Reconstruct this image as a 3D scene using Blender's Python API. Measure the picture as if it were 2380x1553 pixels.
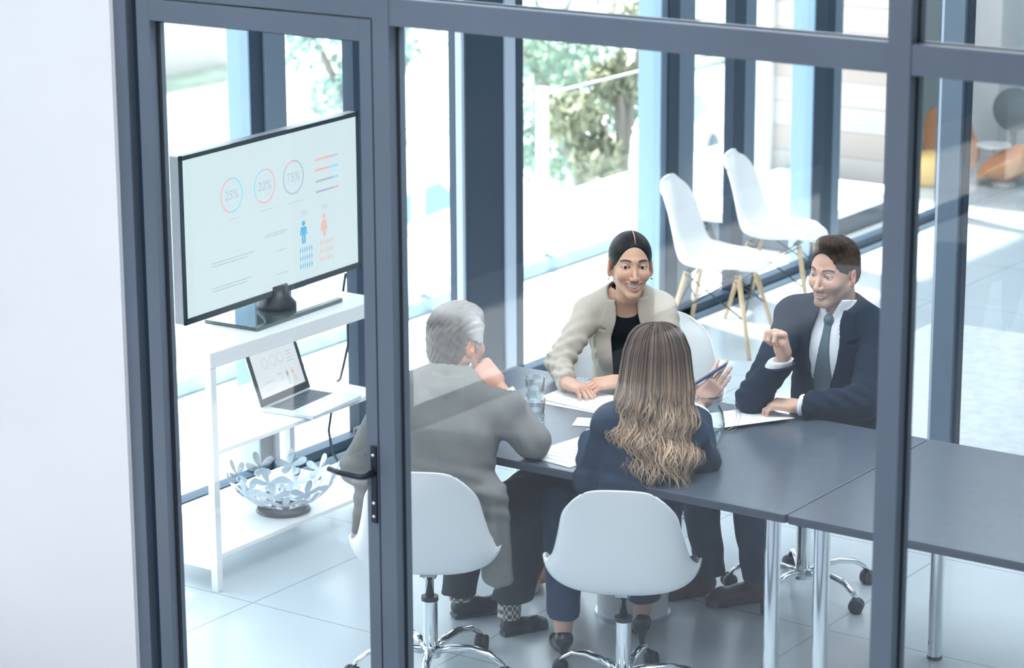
import bpy, bmesh, math, random
import numpy as np
from mathutils import Vector, Matrix, Euler

for _o in list(bpy.data.objects):
    bpy.data.objects.remove(_o, do_unlink=True)
SC = bpy.context.scene
COL = SC.collection
PI = math.pi
rnd = random.Random(7)

# ------------------------------------------------------------------ camera
YAW, PITCH, ROLL = 0.608225, 0.253114, -0.00467839
EYE = Vector((0, 0, 3.35))
fw = Vector((-math.sin(YAW) * math.cos(PITCH), math.cos(YAW) * math.cos(PITCH), -math.sin(PITCH)))
rt0 = Vector((math.cos(YAW), math.sin(YAW), 0)); up0 = rt0.cross(fw)
rt = rt0 * math.cos(ROLL) + up0 * math.sin(ROLL)
up = -rt0 * math.sin(ROLL) + up0 * math.cos(ROLL)
cam_d = bpy.data.cameras.new('camera'); cam = bpy.data.objects.new('camera', cam_d); COL.objects.link(cam)
cam.matrix_world = Matrix(((rt.x, up.x, -fw.x, EYE.x), (rt.y, up.y, -fw.y, EYE.y), (rt.z, up.z, -fw.z, EYE.z), (0, 0, 0, 1)))
cam_d.sensor_width = 36; cam_d.lens = 6257.7 / 2380 * 36
cam_d.clip_start = 0.1; cam_d.clip_end = 300
cam_d.dof.use_dof = True; cam_d.dof.focus_distance = 9.3; cam_d.dof.aperture_fstop = 3.6
SC.camera = cam
# ------------------------------------------------------------------ exposure and daylight
SC.view_settings.view_transform = 'Standard'; SC.view_settings.look = 'None'
SC.view_settings.exposure = 0.12; SC.view_settings.gamma = 1.0; SC.view_settings.use_curve_mapping = False
W = bpy.data.worlds.new('daylight'); SC.world = W; W.use_nodes = True
wn, wl = W.node_tree.nodes, W.node_tree.links
wn.clear()
wo = wn.new('ShaderNodeOutputWorld'); wb = wn.new('ShaderNodeBackground'); wg = wn.new('ShaderNodeTexCoord')
sep = wn.new('ShaderNodeSeparateXYZ'); wl.new(wg.outputs['Generated'], sep.inputs[0])
mr = wn.new('ShaderNodeMapRange'); mr.inputs['From Min'].default_value = 0.9; mr.inputs['From Max'].default_value = -0.9
wl.new(sep.outputs['X'], mr.inputs['Value'])
rampw = wn.new('ShaderNodeValToRGB')
rampw.color_ramp.elements[0].color = (1.0, 1.1, 1.2, 1); rampw.color_ramp.elements[1].color = (3.0, 3.3, 3.5, 1)
em = rampw.color_ramp.elements.new(0.5); em.color = (1.6, 1.8, 2.0, 1)
wl.new(mr.outputs[0], rampw.inputs[0]); wl.new(rampw.outputs[0], wb.inputs[0]); wl.new(wb.outputs[0], wo.inputs[0])
wb.inputs[1].default_value = 1.0

def area_light(name, loc, target, sx, sy, power, color=(1, 1, 1)):
    d = bpy.data.lights.new(name, 'AREA'); d.shape = 'RECTANGLE'; d.size = sx; d.size_y = sy; d.energy = power; d.color = color
    o = bpy.data.objects.new(name, d); COL.objects.link(o); o.location = loc
    o.rotation_euler = (Vector(target) - Vector(loc)).to_track_quat('-Z', 'Y').to_euler()
    return o
sd_ = bpy.data.lights.new('sun', 'SUN'); sd_.energy = 15; sd_.angle = math.radians(3); sd_.color = (1.0, .97, .92)
sun = bpy.data.objects.new('sun', sd_); COL.objects.link(sun); sun.rotation_euler = Vector((.20, -.06, -1)).to_track_quat('-Z', 'Y').to_euler()
area_light('fill_light_table', (-3.9, 6.9, 3.58), (-4.3, 7.1, 0), 3.0, 1.4, 120, (.93, .97, 1))  # added fill lamp, brightens the table and the near chairs
area_light('fill_light_lounge', (-4.0, 12.4, 3.58), (-4.0, 12.4, 0), 4, 3, 70, (.93, .97, 1))  # added fill lamp for the lounge
area_light('fill_light_lobby', (-4.2, 2.4, 3.58), (-4.6, 2.8, 0), 2.5, 3, 230, (.95, .97, 1))  # added fill lamp, lifts the white wall and the door frame
area_light('fill_light_lobby_rear', (-2.5, -4, 3.58), (-2.5, -4, 0), 3, 3, 60, (.95, .97, 1))  # added fill lamp for the back of the lobby
SC.cycles.transparent_max_bounces = 32

# ------------------------------------------------------------------ materials
def mat(name, col, rough=0.5, metal=0.0, spec=0.5, bump=0, bscale=40, noise=0, nscale=6, emit=None, coat=0, attr=None, sheen=0, detail=4, nsx=None):
    m = bpy.data.materials.new(name); m.use_nodes = True
    n, l = m.node_tree.nodes, m.node_tree.links
    b = n['Principled BSDF']
    b.inputs['Base Color'].default_value = (*col, 1); b.inputs['Roughness'].default_value = rough
    b.inputs['Metallic'].default_value = metal; b.inputs['Specular IOR Level'].default_value = spec
    b.inputs['Coat Weight'].default_value = coat; b.inputs['Sheen Weight'].default_value = sheen
    if emit: b.inputs['Emission Color'].default_value = (*emit[0], 1); b.inputs['Emission Strength'].default_value = emit[1]
    tc = n.new('ShaderNodeTexCoord')
    if attr:
        a = n.new('ShaderNodeAttribute'); a.attribute_name = attr
        l.new(a.outputs['Color'], b.inputs['Base Color'])
    if noise:
        t = n.new('ShaderNodeTexNoise'); t.inputs['Scale'].default_value = nscale; t.inputs['Detail'].default_value = detail
        if nsx:
            mp = n.new('ShaderNodeMapping'); mp.inputs['Scale'].default_value = nsx
            l.new(tc.outputs['Object'], mp.inputs[0]); l.new(mp.outputs[0], t.inputs['Vector'])
        else: l.new(tc.outputs['Object'], t.inputs['Vector'])
        r = n.new('ShaderNodeMapRange'); r.inputs['From Min'].default_value = .3; r.inputs['From Max'].default_value = .7
        r.inputs['To Min'].default_value = 1 - noise; r.inputs['To Max'].default_value = 1 + noise
        l.new(t.outputs['Fac'], r.inputs['Value'])
        mx = n.new('ShaderNodeVectorMath'); mx.operation = 'SCALE'
        if attr: l.new(a.outputs['Color'], mx.inputs[0])
        else: mx.inputs[0].default_value = col
        l.new(r.outputs[0], mx.inputs['Scale']); l.new(mx.outputs[0], b.inputs['Base Color'])
    if bump:
        t2 = n.new('ShaderNodeTexNoise'); t2.inputs['Scale'].default_value = bscale; t2.inputs['Detail'].default_value = 5
        l.new(tc.outputs['Object'], t2.inputs['Vector'])
        bp = n.new('ShaderNodeBump'); bp.inputs['Strength'].default_value = bump; bp.inputs['Distance'].default_value = 0.01
        l.new(t2.outputs['Fac'], bp.inputs['Height']); l.new(bp.outputs[0], b.inputs['Normal'])
    return m

def glass_mat(name, tint=(0.965, 0.985, 0.99), k=2.1, ior=1.5, thin=True):
    m = bpy.data.materials.new(name); m.use_nodes = True
    n, l = m.node_tree.nodes, m.node_tree.links; n.clear()
    o = n.new('ShaderNodeOutputMaterial'); mx = n.new('ShaderNodeMixShader')
    tr = n.new('ShaderNodeBsdfTransparent'); tr.inputs[0].default_value = (*tint, 1)
    gl = n.new('ShaderNodeBsdfGlossy'); gl.inputs['Roughness'].default_value = 0.0
    if thin:
        fr = n.new('ShaderNodeFresnel'); fr.inputs[0].default_value = ior
    else:
        lw_ = n.new('ShaderNodeLayerWeight'); lw_.inputs[0].default_value = .5
        fr = n.new('ShaderNodeMath'); fr.operation = 'POWER'; fr.inputs[1].default_value = 2.2; l.new(lw_.outputs['Facing'], fr.inputs[0])
    mu = n.new('ShaderNodeMath'); mu.operation = 'MULTIPLY_ADD'; mu.inputs[1].default_value = k; mu.inputs[2].default_value = 0.0 if thin else .02; mu.use_clamp = True
    l.new(fr.outputs[0], mu.inputs[0]); l.new(mu.outputs[0], mx.inputs[0]); l.new(tr.outputs[0], mx.inputs[1]); l.new(gl.outputs[0], mx.inputs[2])
    l.new(mx.outputs[0], o.inputs[0])
    return m

def tile_mat(name, col, line, size, ox, oy, lw, rough=0.2, var=0.03):
    m = bpy.data.materials.new(name); m.use_nodes = True
    n, l = m.node_tree.nodes, m.node_tree.links; b = n['Principled BSDF']; b.inputs['Roughness'].default_value = rough
    g = n.new('ShaderNodeNewGeometry'); s = n.new('ShaderNodeSeparateXYZ'); l.new(g.outputs['Position'], s.inputs[0])
    def ln(out, off):
        a = n.new('ShaderNodeMath'); a.operation = 'SUBTRACT'; a.inputs[1].default_value = off; l.new(out, a.inputs[0])
        p = n.new('ShaderNodeMath'); p.operation = 'PINGPONG'; p.inputs[1].default_value = size / 2; l.new(a.outputs[0], p.inputs[0])
        c = n.new('ShaderNodeMath'); c.operation = 'LESS_THAN'; c.inputs[1].default_value = lw; l.new(p.outputs[0], c.inputs[0]); return c
    ax, ay = ln(s.outputs['X'], ox), ln(s.outputs['Y'], oy)
    mxm = n.new('ShaderNodeMath'); mxm.operation = 'MAXIMUM'; l.new(ax.outputs[0], mxm.inputs[0]); l.new(ay.outputs[0], mxm.inputs[1])
    t = n.new('ShaderNodeTexNoise'); t.inputs['Scale'].default_value = 2.2; t.inputs['Detail'].default_value = 8; l.new(g.outputs['Position'], t.inputs['Vector'])
    r = n.new('ShaderNodeMapRange'); r.inputs['From Min'].default_value = .3; r.inputs['From Max'].default_value = .7
    r.inputs['To Min'].default_value = 1 - var; r.inputs['To Max'].default_value = 1 + var; l.new(t.outputs['Fac'], r.inputs['Value'])
    sc = n.new('ShaderNodeVectorMath'); sc.operation = 'SCALE'; sc.inputs[0].default_value = col; l.new(r.outputs[0], sc.inputs['Scale'])
    mix = n.new('ShaderNodeMix'); mix.data_type = 'RGBA'; mix.inputs['B'].default_value = (*line, 1)
    l.new(mxm.outputs[0], mix.inputs['Factor']); l.new(sc.outputs[0], mix.inputs['A']); l.new(mix.outputs['Result'], b.inputs['Base Color'])
    return m

M = {}
M['frame'] = mat('grey_aluminium', (.130, .162, .210), .42, .0, .5, noise=.06, nscale=3)
M['gasket'] = mat('black_gasket', (.012, .016, .022), .6)
M['bead'] = mat('glazing_bead', (.105, .14, .17), .45)
M['frame_dark'] = mat('dark_steel', (.022, .042, .070), .5, spec=.3)
M['frame_mid'] = mat('mid_steel', (.12, .17, .23), .35)
M['wall'] = mat('white_plaster', (.88, .88, .89), .9, noise=.015, nscale=2)
M['floor'] = tile_mat('polished_floor_tile', (.58, .66, .71), (.36, .41, .45), .91, -5.975, 6.947, .0035, .22, .05)
M['lobby'] = mat('lobby_floor', (.42, .45, .52), .5)
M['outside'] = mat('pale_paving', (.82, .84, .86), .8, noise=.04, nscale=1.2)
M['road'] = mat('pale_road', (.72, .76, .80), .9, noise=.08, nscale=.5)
M['kerb'] = mat('kerb_stone', (.36, .48, .52), .8, noise=.15, nscale=5)
M['white'] = mat('white_lacquer', (.84, .86, .87), .3)
M['shell'] = mat('white_plastic', (.83, .86, .88), .28)
M['chrome'] = mat('chrome', (.80, .84, .87), .12, 1.0)
M['steel'] = mat('satin_steel', (.55, .62, .68), .22, 1.0)
M['black'] = mat('black_plastic', (.012, .018, .028), .35)
M['wood'] = mat('pale_wood', (.66, .48, .28), .5, noise=.12, nscale=10, nsx=(6, 6, 1))
M['table'] = mat('slate_laminate', (.075, .098, .13), .26, 0, .6, noise=.05, nscale=20)
M['table_edge'] = mat('dark_edge_band', (.05, .065, .09), .4)
M['glass'] = glass_mat('clear_glass')
M['glass_out'] = glass_mat('facade_glass', (.93, .97, .98), .5)
M['drink'] = glass_mat('drinking_glass', (.95, .975, .98), 1.2, thin=False)
M['water'] = glass_mat('water', (.97, .99, .99), .5, thin=False)
M['paper'] = mat('white_paper', (.86, .88, .90), .8)
M['ink'] = mat('grey_print', (.45, .47, .52), .8)
M['screen'] = mat('screen_white', (.10, .12, .12), .25, emit=((.70, .84, .87), .85))
M['screen2'] = mat('laptop_screen', (.10, .11, .12), .25, emit=((.72, .78, .80), .9))
M['bezel'] = mat('screen_bezel', (.02, .035, .045), .15)
M['bezel_grey'] = mat('silver_side', (.30, .31, .33), .35, .6)
M['c_blue'] = mat('chart_blue', (.1, .3, .45), .5, emit=((.33, .66, .84), .75))
M['c_blue2'] = mat('icon_blue', (.05, .2, .35), .5, emit=((.10, .40, .62), .8))
M['c_red'] = mat('chart_red', (.4, .15, .15), .5, emit=((.76, .46, .46), .8))
M['c_pink'] = mat('icon_pink', (.4, .2, .15), .5, emit=((.70, .50, .44), .8))
M['c_grey'] = mat('chart_grey', (.2, .2, .22), .5, emit=((.42, .48, .56), .75))
M['c_text'] = mat('chart_text', (.2, .2, .22), .5, emit=((.46, .56, .62), .75))
M['l_grey'] = mat('laptop_grey', (.2, .2, .2), .5, emit=((.42, .46, .46), .7))
M['l_orange'] = mat('laptop_orange', (.3, .2, .1), .5, emit=((.75, .48, .26), .7))
M['l_teal'] = mat('laptop_teal', (.1, .2, .2), .5, emit=((.13, .36, .40), .7))
M['alu'] = mat('laptop_aluminium', (.70, .76, .80), .35, .3)
M['cable'] = mat('cable_rubber', (.01, .03, .045), .5)
M['skin_a'] = mat('skin_tan', (.60, .38, .27), .48, attr='tone', bump=.05, bscale=300)
M['skin_a'].node_tree.nodes['Principled BSDF'].inputs['Subsurface Weight'].default_value = .12; M['skin_a'].node_tree.nodes['Principled BSDF'].inputs['Subsurface Scale'].default_value = .01
M['eye'] = mat('eye', (.8, .8, .8), .1, attr='tone')
M['teeth'] = mat('teeth', (.88, .86, .82), .25)
M['blazer'] = mat('beige_blazer', (.52, .47, .40), .9, spec=.25, bump=.12, bscale=260, noise=.05, nscale=9)
M['black_top'] = mat('black_top', (.006, .010, .013), .9, spec=.15)
M['navy'] = mat('navy_jacket', (.026, .046, .080), .9, spec=.2, bump=.1, bscale=240, noise=.1, nscale=8)
M['navy_suit'] = mat('dark_navy_suit', (.010, .022, .042), .9, spec=.2, bump=.1, bscale=240, noise=.1, nscale=8)
M['trouser_navy'] = mat('navy_trousers', (.034, .064, .115), .9, spec=.2, bump=.1, bscale=200, noise=.1, nscale=8)
M['grey_suit'] = mat('grey_wool_suit', (.20, .205, .20), .9, spec=.25, bump=.12, bscale=220, noise=.06, nscale=14)
M['grey_trouser'] = mat('charcoal_trousers', (.050, .058, .062), .9, spec=.2, bump=.1, bscale=200, noise=.1, nscale=8)
M['shirt'] = mat('white_shirt', (.82, .86, .92), .7)
M['tie'] = mat('slate_tie', (.10, .15, .18), .55)
M['brown_shoe'] = mat('brown_leather', (.075, .042, .045), .35)
M['black_shoe'] = mat('black_leather', (.02, .028, .035), .25)
M['hair_black'] = mat('black_hair', (.006, .005, .006), .42, spec=.22, noise=.4, nscale=30, nsx=(8, 1, 1))
M['hair_grey'] = mat('grey_hair', (.35, .33, .31), .6, attr='tone')
M['hair_brown'] = mat('brown_hair', (.045, .028, .020), .6, spec=.25, attr='tone')
M['hair_long'] = mat('long_hair', (.2, .15, .1), .45, attr='tone')
M['pen'] = mat('blue_pen', (.03, .07, .2), .3)
M['gold'] = mat('earring', (.8, .7, .6), .2, 1)
M['caramel'] = mat('caramel_leather', (.62, .27, .09), .5)
M['yellow'] = mat('yellow_fabric', (.90, .55, .16), .8)
M['plank'] = None

# ------------------------------------------------------------------ mesh helpers
class MB:
    def __init__(s): s.v = []; s.f = []; s.c = []
    def add(s, vs, fs):
        o = len(s.v); s.v += [tuple(v) for v in vs]; s.f += [tuple(i + o for i in f) for f in fs]; return s
    def box(s, x0, x1, y0, y1, z0, z1, mtx=None):
        vs = [Vector((x, y, z)) for x in (x0, x1) for y in (y0, y1) for z in (z0, z1)]
        if mtx: vs = [mtx @ v for v in vs]
        return s.add(vs, [(0, 1, 3, 2), (4, 6, 7, 5), (0, 4, 5, 1), (2, 3, 7, 6), (0, 2, 6, 4), (1, 5, 7, 3)])
    def tube(s, pts, r, n=12, cap=True, flat=1.0, upv=None):
        pts = [Vector(p) for p in pts]; k = len(pts)
        rs = [r] * k if isinstance(r, (int, float)) else list(r)
        vs, fs = [], []; u = None
        for i in range(k):
            t = (pts[min(i + 1, k - 1)] - pts[max(i - 1, 0)]).normalized()
            if u is None:
                a = Vector(upv) if upv else (Vector((0, 0, 1)) if abs(t.z) < .9 else Vector((1, 0, 0)))
                u = (a - t * a.dot(t)).normalized()
            else: u = (u - t * u.dot(t)).normalized()
            w = t.cross(u)
            for j in range(n):
                a = 2 * PI * j / n
                vs.append(pts[i] + (u * math.cos(a) * flat + w * math.sin(a)) * rs[i])
        for i in range(k - 1):
            for j in range(n):
                j2 = (j + 1) % n
                fs.append((i * n + j, i * n + j2, (i + 1) * n + j2, (i + 1) * n + j))
        if cap: fs.append(tuple(range(n))[::-1]); fs.append(tuple((k - 1) * n + j for j in range(n)))
        return s.add(vs, fs)
    def lathe(s, prof, n=32, mtx=None):
        vs, fs = [], []; k = len(prof)
        for r, z in prof:
            for j in range(n):
                a = 2 * PI * j / n; v = Vector((r * math.cos(a), r * math.sin(a), z)); vs.append(mtx @ v if mtx else v)
        for i in range(k - 1):
            for j in range(n):
                j2 = (j + 1) % n; fs.append((i * n + j, i * n + j2, (i + 1) * n + j2, (i + 1) * n + j))
        if prof[0][0] > 1e-4: fs.append(tuple(range(n))[::-1])
        if prof[-1][0] > 1e-4: fs.append(tuple((k - 1) * n + j for j in range(n)))
        return s.add(vs, fs)
    def prism(s, poly, z0, z1, mtx=None):
        n = len(poly); vs = [Vector((x, y, z0)) for x, y in poly] + [Vector((x, y, z1)) for x, y in poly]
        if mtx: vs = [mtx @ v for v in vs]
        return s.add(vs, [tuple(range(n))[::-1], tuple(range(n, 2 * n))] + [(i, (i + 1) % n, (i + 1) % n + n, i + n) for i in range(n)])
    def grid(s, fn, nu, nv, closed=False):
        vs = [fn(i / (nu - 1), j / (nv - 1)) for i in range(nu) for j in range(nv)]
        return s.add(vs, [(i * nv + j, (i + 1) * nv + j, (i + 1) * nv + j + 1, i * nv + j + 1) for i in range(nu - 1) for j in range(nv - 1)])
    def build(s, name, m, parent=None, smooth=False, bevel=0, solid=0, subsurf=0, loc=None, rotz=0, segs=2, offs=0, auto=None):
        me = bpy.data.meshes.new(name); me.from_pydata(s.v, [], s.f); me.materials.append(m)
        bm = bmesh.new(); bm.from_mesh(me); bmesh.ops.remove_doubles(bm, verts=bm.verts, dist=1e-6)
        if not solid: bmesh.ops.recalc_face_normals(bm, faces=bm.faces)
        bm.to_mesh(me); bm.free()
        if smooth or auto:
            me.polygons.foreach_set('use_smooth', [True] * len(me.polygons))
            if auto: me.set_sharp_from_angle(angle=math.radians(auto))
        o = bpy.data.objects.new(name, me); COL.objects.link(o)
        if parent: o.parent = parent
        if loc: o.location = loc
        if rotz: o.rotation_euler = (0, 0, rotz)
        if solid:
            md = o.modifiers.new('solid', 'SOLIDIFY'); md.thickness = solid; md.offset = offs
        if bevel:
            md = o.modifiers.new('bevel', 'BEVEL'); md.width = bevel; md.segments = segs; md.limit_method = 'ANGLE'; md.angle_limit = math.radians(35)
        if subsurf:
            md = o.modifiers.new('sub', 'SUBSURF'); md.levels = subsurf; md.render_levels = subsurf
        return o

def box(name, m, x0, x1, y0, y1, z0, z1, parent=None, bevel=0):
    return MB().box(x0, x1, y0, y1, z0, z1).build(name, m, parent, bevel=bevel)

def thing(name, label, cat, loc=(0, 0, 0), rotz=0, group=None):
    o = bpy.data.objects.new(name, None); COL.objects.link(o); o.empty_display_size = .1
    o.location = loc; o.rotation_euler = (0, 0, rotz); o['label'] = label; o['category'] = cat
    if group: o['group'] = group
    return o
def tag(o, label, cat, group=None, kind=None):
    o['label'] = label; o['category'] = cat
    if group: o['group'] = group
    if kind: o['kind'] = kind
    return o
def struct(o, label=None):
    o['kind'] = 'structure'
    if label: o['label'] = label
    return o
def dup(root, loc, rotz, label, group=None):
    def cp(o, par):
        c = o.copy(); COL.objects.link(c)
        if par: c.parent = par
        for ch in o.children: cp(ch, c)
        return c
    r = cp(root, None); r.location = loc; r.rotation_euler = (0, 0, rotz); r['label'] = label
    if group: r['group'] = group
    return r

def rpoly(x0, x1, y0, y1, r, n=6):
    out = []
    for cx, cy, a0 in ((x1 - r, y1 - r, 0), (x0 + r, y1 - r, PI / 2), (x0 + r, y0 + r, PI), (x1 - r, y0 + r, 1.5 * PI)):
        for i in range(n + 1):
            a = a0 + PI / 2 * i / n; out.append((cx + r * math.cos(a), cy + r * math.sin(a)))
    return out

# ------------------------------------------------------------------ smooth solid modelling (distance fields turned into one closed mesh)
def V3(*a): return np.array(a, np.float32)
def smin(a, b, k):
    h = np.clip(.5 + .5 * (b - a) / k, 0, 1); return b * (1 - h) + a * h - k * h * (1 - h)
def smax(a, b, k): return -smin(-a, -b, k)
def caps(P, a, b, r0, r1=None, sq=None):
    a = np.asarray(a, np.float32); b = np.asarray(b, np.float32)
    if r1 is None: r1 = r0
    d = b - a; q = P - a
    t = np.clip((q @ d) / max(float(d @ d), 1e-9), 0, 1)
    w = q - t[:, None] * d
    return np.sqrt((w * w).sum(1)) - (r0 + (r1 - r0) * t)
def chain(P, pts, rs, k=.012):
    out = None
    for i in range(len(pts) - 1):
        c = caps(P, pts[i], pts[i + 1], rs[i], rs[i + 1]); out = c if out is None else smin(out, c, k)
    return out
def rotm(rx=0, ry=0, rz=0): return np.array(Euler((rx, ry, rz)).to_matrix(), np.float32)
def ell(P, c, r, rot=None):
    q = P - np.asarray(c, np.float32)
    if rot is not None: q = q @ rot
    r = np.asarray(r, np.float32)
    k0 = np.sqrt(((q / r) ** 2).sum(1)); k1 = np.sqrt(((q / (r * r)) ** 2).sum(1))
    return k0 * (k0 - 1) / np.maximum(k1, 1e-6)
def rbox(P, c, h, r, rot=None):
    q = P - np.asarray(c, np.float32)
    if rot is not None: q = q @ rot
    q = np.abs(q) - (np.asarray(h, np.float32) - r)
    return np.sqrt((np.maximum(q, 0) ** 2).sum(1)) + np.minimum(q.max(1), 0) - r
def plane(P, p, n):
    n = np.asarray(n, np.float32); n = n / np.linalg.norm(n); return (P - np.asarray(p, np.float32)) @ n
def wob(P, f, seed=0, n=6):
    rg = np.random.RandomState(seed); o = 0
    for i in range(n):
        d = rg.normal(size=3); d /= np.linalg.norm(d); o = o + np.sin(P @ (d * f * (1 + .25 * i)).astype(np.float32) + rg.rand() * 6.28)
    return o / n

def solid_mesh(fn, lo, hi, h):
    """surface-nets polygonisation of fn<0 over the box lo..hi with cell h, evaluated only near the surface"""
    lo = np.array(lo, np.float32); hi = np.array(hi, np.float32); B = 12
    nb = np.ceil((hi - lo) / (h * B)).astype(int); n = nb * B + 1
    cx = [lo[i] + h * B * (np.arange(nb[i]) + .5) for i in range(3)]
    G = np.stack(np.meshgrid(*cx, indexing='ij'), -1).reshape(-1, 3).astype(np.float32)
    d = fn(G); act = np.abs(d) < h * B * 1.25 + .01
    val = np.full(tuple(n), 1.0, np.float32)
    sg = np.where(d < 0, -1.0, 1.0).reshape(tuple(nb)).astype(np.float32)
    val[:-1, :-1, :-1] = np.repeat(np.repeat(np.repeat(sg, B, 0), B, 1), B, 2)
    loc = np.stack(np.meshgrid(*[np.arange(B + 1)] * 3, indexing='ij'), -1).reshape(-1, 3)
    idx = np.argwhere(act.reshape(tuple(nb)))
    for s in range(0, len(idx), 60):
        ch = idx[s:s + 60]; I = (ch[:, None, :] * B + loc[None]).reshape(-1, 3)
        val[I[:, 0], I[:, 1], I[:, 2]] = fn((lo + I * h).astype(np.float32))
    ins = val < 0
    c = np.zeros(tuple(n - 1), np.int8)
    for dx in (0, 1):
        for dy in (0, 1):
            for dz in (0, 1): c += ins[dx:n[0] - 1 + dx, dy:n[1] - 1 + dy, dz:n[2] - 1 + dz]
    cells = np.argwhere((c > 0) & (c < 8)); vid = -np.ones(tuple(n - 1), np.int64); vid[tuple(cells.T)] = np.arange(len(cells))
    acc = np.zeros((len(cells), 3)); cnt = np.zeros(len(cells))
    cor = [np.array(x) for x in ((0, 0, 0), (1, 0, 0), (0, 1, 0), (1, 1, 0), (0, 0, 1), (1, 0, 1), (0, 1, 1), (1, 1, 1))]
    for i in range(8):
        for j in range(i + 1, 8):
            e = cor[j] - cor[i]
            if abs(e).sum() != 1: continue
            a, b2 = cells + cor[i], cells + cor[j]
            va, vb = val[tuple(a.T)], val[tuple(b2.T)]; mk = (va < 0) != (vb < 0)
            t = np.where(mk, va / np.where(mk, va - vb, 1), 0)
            acc[mk] += (a + e * t[:, None])[mk]; cnt[mk] += 1
    verts = lo + (acc / np.maximum(cnt, 1)[:, None]) * h
    faces = []
    for ax in range(3):
        o = [0, 0, 0]; o[ax] = 1; u, v = (ax + 1) % 3, (ax + 2) % 3
        sl0 = [slice(1, n[i] - 1) for i in range(3)]; sl0[ax] = slice(0, n[ax] - 1)
        sl1 = list(sl0); sl1[ax] = slice(1, n[ax])
        A, Bv = ins[tuple(sl0)], ins[tuple(sl1)]
        for flip, mk in ((False, A & ~Bv), (True, ~A & Bv)):
            p = np.argwhere(mk); off = np.ones(3, int); off[ax] = 0; p = p + off
            eu = np.zeros(3, int); eu[u] = 1; ev = np.zeros(3, int); ev[v] = 1
            q = [vid[tuple((p - eu - ev).T)], vid[tuple((p - ev).T)], vid[tuple(p.T)], vid[tuple((p - eu).T)]]
            if flip: q = q[::-1]
            faces.append(np.stack(q, 1))
    faces = np.concatenate(faces); faces = faces[(faces >= 0).all(1)]
    return verts, faces

def np_obj(name, parts, m, parent=None, smooth_iter=1, col=None):
    """parts: list of (verts, faces); col(verts)->rgb stored as the 'tone' attribute"""
    vs, fs, o = [], [], 0
    for v, f in parts: vs.append(v); fs.append(f + o); o += len(v)
    vs = np.concatenate(vs); fs = np.concatenate(fs)
    if smooth_iter:
        e = np.concatenate([fs[:, [0, 1]], fs[:, [1, 2]], fs[:, [2, 3]], fs[:, [3, 0]]]); e = np.concatenate([e, e[:, ::-1]])
        dg = np.bincount(e[:, 0], minlength=len(vs)).astype(float)
        for it in range(smooth_iter * 2):
            s = np.stack([np.bincount(e[:, 0], weights=vs[e[:, 1], i], minlength=len(vs)) for i in range(3)], 1) / np.maximum(dg, 1)[:, None]
            vs = vs + (s - vs) * (.6 if it % 2 == 0 else -.35)
    me = bpy.data.meshes.new(name); me.vertices.add(len(vs)); me.vertices.foreach_set('co', vs.astype(np.float32).ravel())
    me.loops.add(len(fs) * 4); me.loops.foreach_set('vertex_index', fs.astype(np.int32).ravel())
    me.polygons.add(len(fs)); me.polygons.foreach_set('loop_start', np.arange(0, len(fs) * 4, 4, dtype=np.int32))
    me.polygons.foreach_set('loop_total', np.full(len(fs), 4, np.int32))
    me.update(calc_edges=True); me.polygons.foreach_set('use_smooth', [True] * len(fs)); me.materials.append(m)
    if col is not None:
        a = me.color_attributes.new('tone', 'FLOAT_COLOR', 'POINT'); c = np.ones((len(vs), 4), np.float32); c[:, :3] = col(vs); a.data.foreach_set('color', c.ravel())
    o = bpy.data.objects.new(name, me); COL.objects.link(o)
    if parent: o.parent = parent
    return o
def solid(name, fn, lo, hi, h, m, parent=None, sm=1, col=None):
    return np_obj(name, [solid_mesh(fn, lo, hi, h)], m, parent, sm, col)

# ================================================================== SETTING
struct(box('floor', M['floor'], -6.86, 3.0, 5.84, 17.0, -.1, 0))
struct(box('floor', M['lobby'], -6.86, 3.0, -9, 5.84, -.1, 0))
# white wall left of the door
struct(box('wall_front', M['wall'], -6.79, -5.459, 5.785, 5.95, 0, 3.6))
# front partition frame
FY0, FY1, GY = 5.80, 5.875, 5.838
def post(x0, x1, z0=0.0, z1=3.6, m='frame', y0=FY0, y1=FY1): return struct(box('trim_1', M[m], x0, x1, y0, y1, z0, z1, bevel=.0015))
post(-5.459, -5.410, m='frame')
post(-5.410, -5.374, m='frame_dark', y0=FY0 + .03)
post(-4.500, -4.444)
post(-2.934, -2.872)
post(1.2, 1.26)
def rail(x0, x1, z0, z1, m='frame'): return struct(box('trim_2', M[m], x0, x1, FY0 + .002, FY1, z0, z1, bevel=.0015))
rail(-5.374, -4.500, 2.346, 2.56)
for a, b_ in ((-4.444, -2.934), (-2.872, 1.2)):
    rail(a, b_, 2.329, 2.405); rail(a, b_, 0, .09); rail(a, b_, 3.5, 3.6)
def pane(name, x0, x1, z0, z1, y=GY, t=.008, m='glass', par=None):
    o = box(name, M[m], x0, x1, y, y + .0001, z0, z1, par); return o
def single_pane(name, corners, m, par=None):
    return MB().add(corners, [(0, 1, 2, 3)]).build(name, M[m], par)
def ypane(name, x0, x1, z0, z1, m='glass', y=GY, par=None):
    return single_pane(name, [(x0, y, z0), (x1, y, z0), (x1, y, z1), (x0, y, z1)], m, par)
for i, (a, b_, z0, z1) in enumerate(((-4.448, -2.93, .085, 2.334), (-4.448, -2.93, 2.4, 3.52), (-2.876, 1.21, .085, 2.334), (-2.876, 1.21, 2.4, 3.52))):
    p = struct(ypane('window_%d' % (i + 1), a, b_, z0, z1))
    g = MB()
    for y0, y1 in ((GY - .005, GY - .0005), (GY + .0005, GY + .005)):
        g.box(a, a + .008, y0, y1, z0, z1).box(b_ - .008, b_, y0, y1, z0, z1).box(a, b_, y0, y1, z0, z0 + .008).box(a, b_, y0, y1, z1 - .008, z1)
    g.build('gasket', M['gasket'], p)
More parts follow.
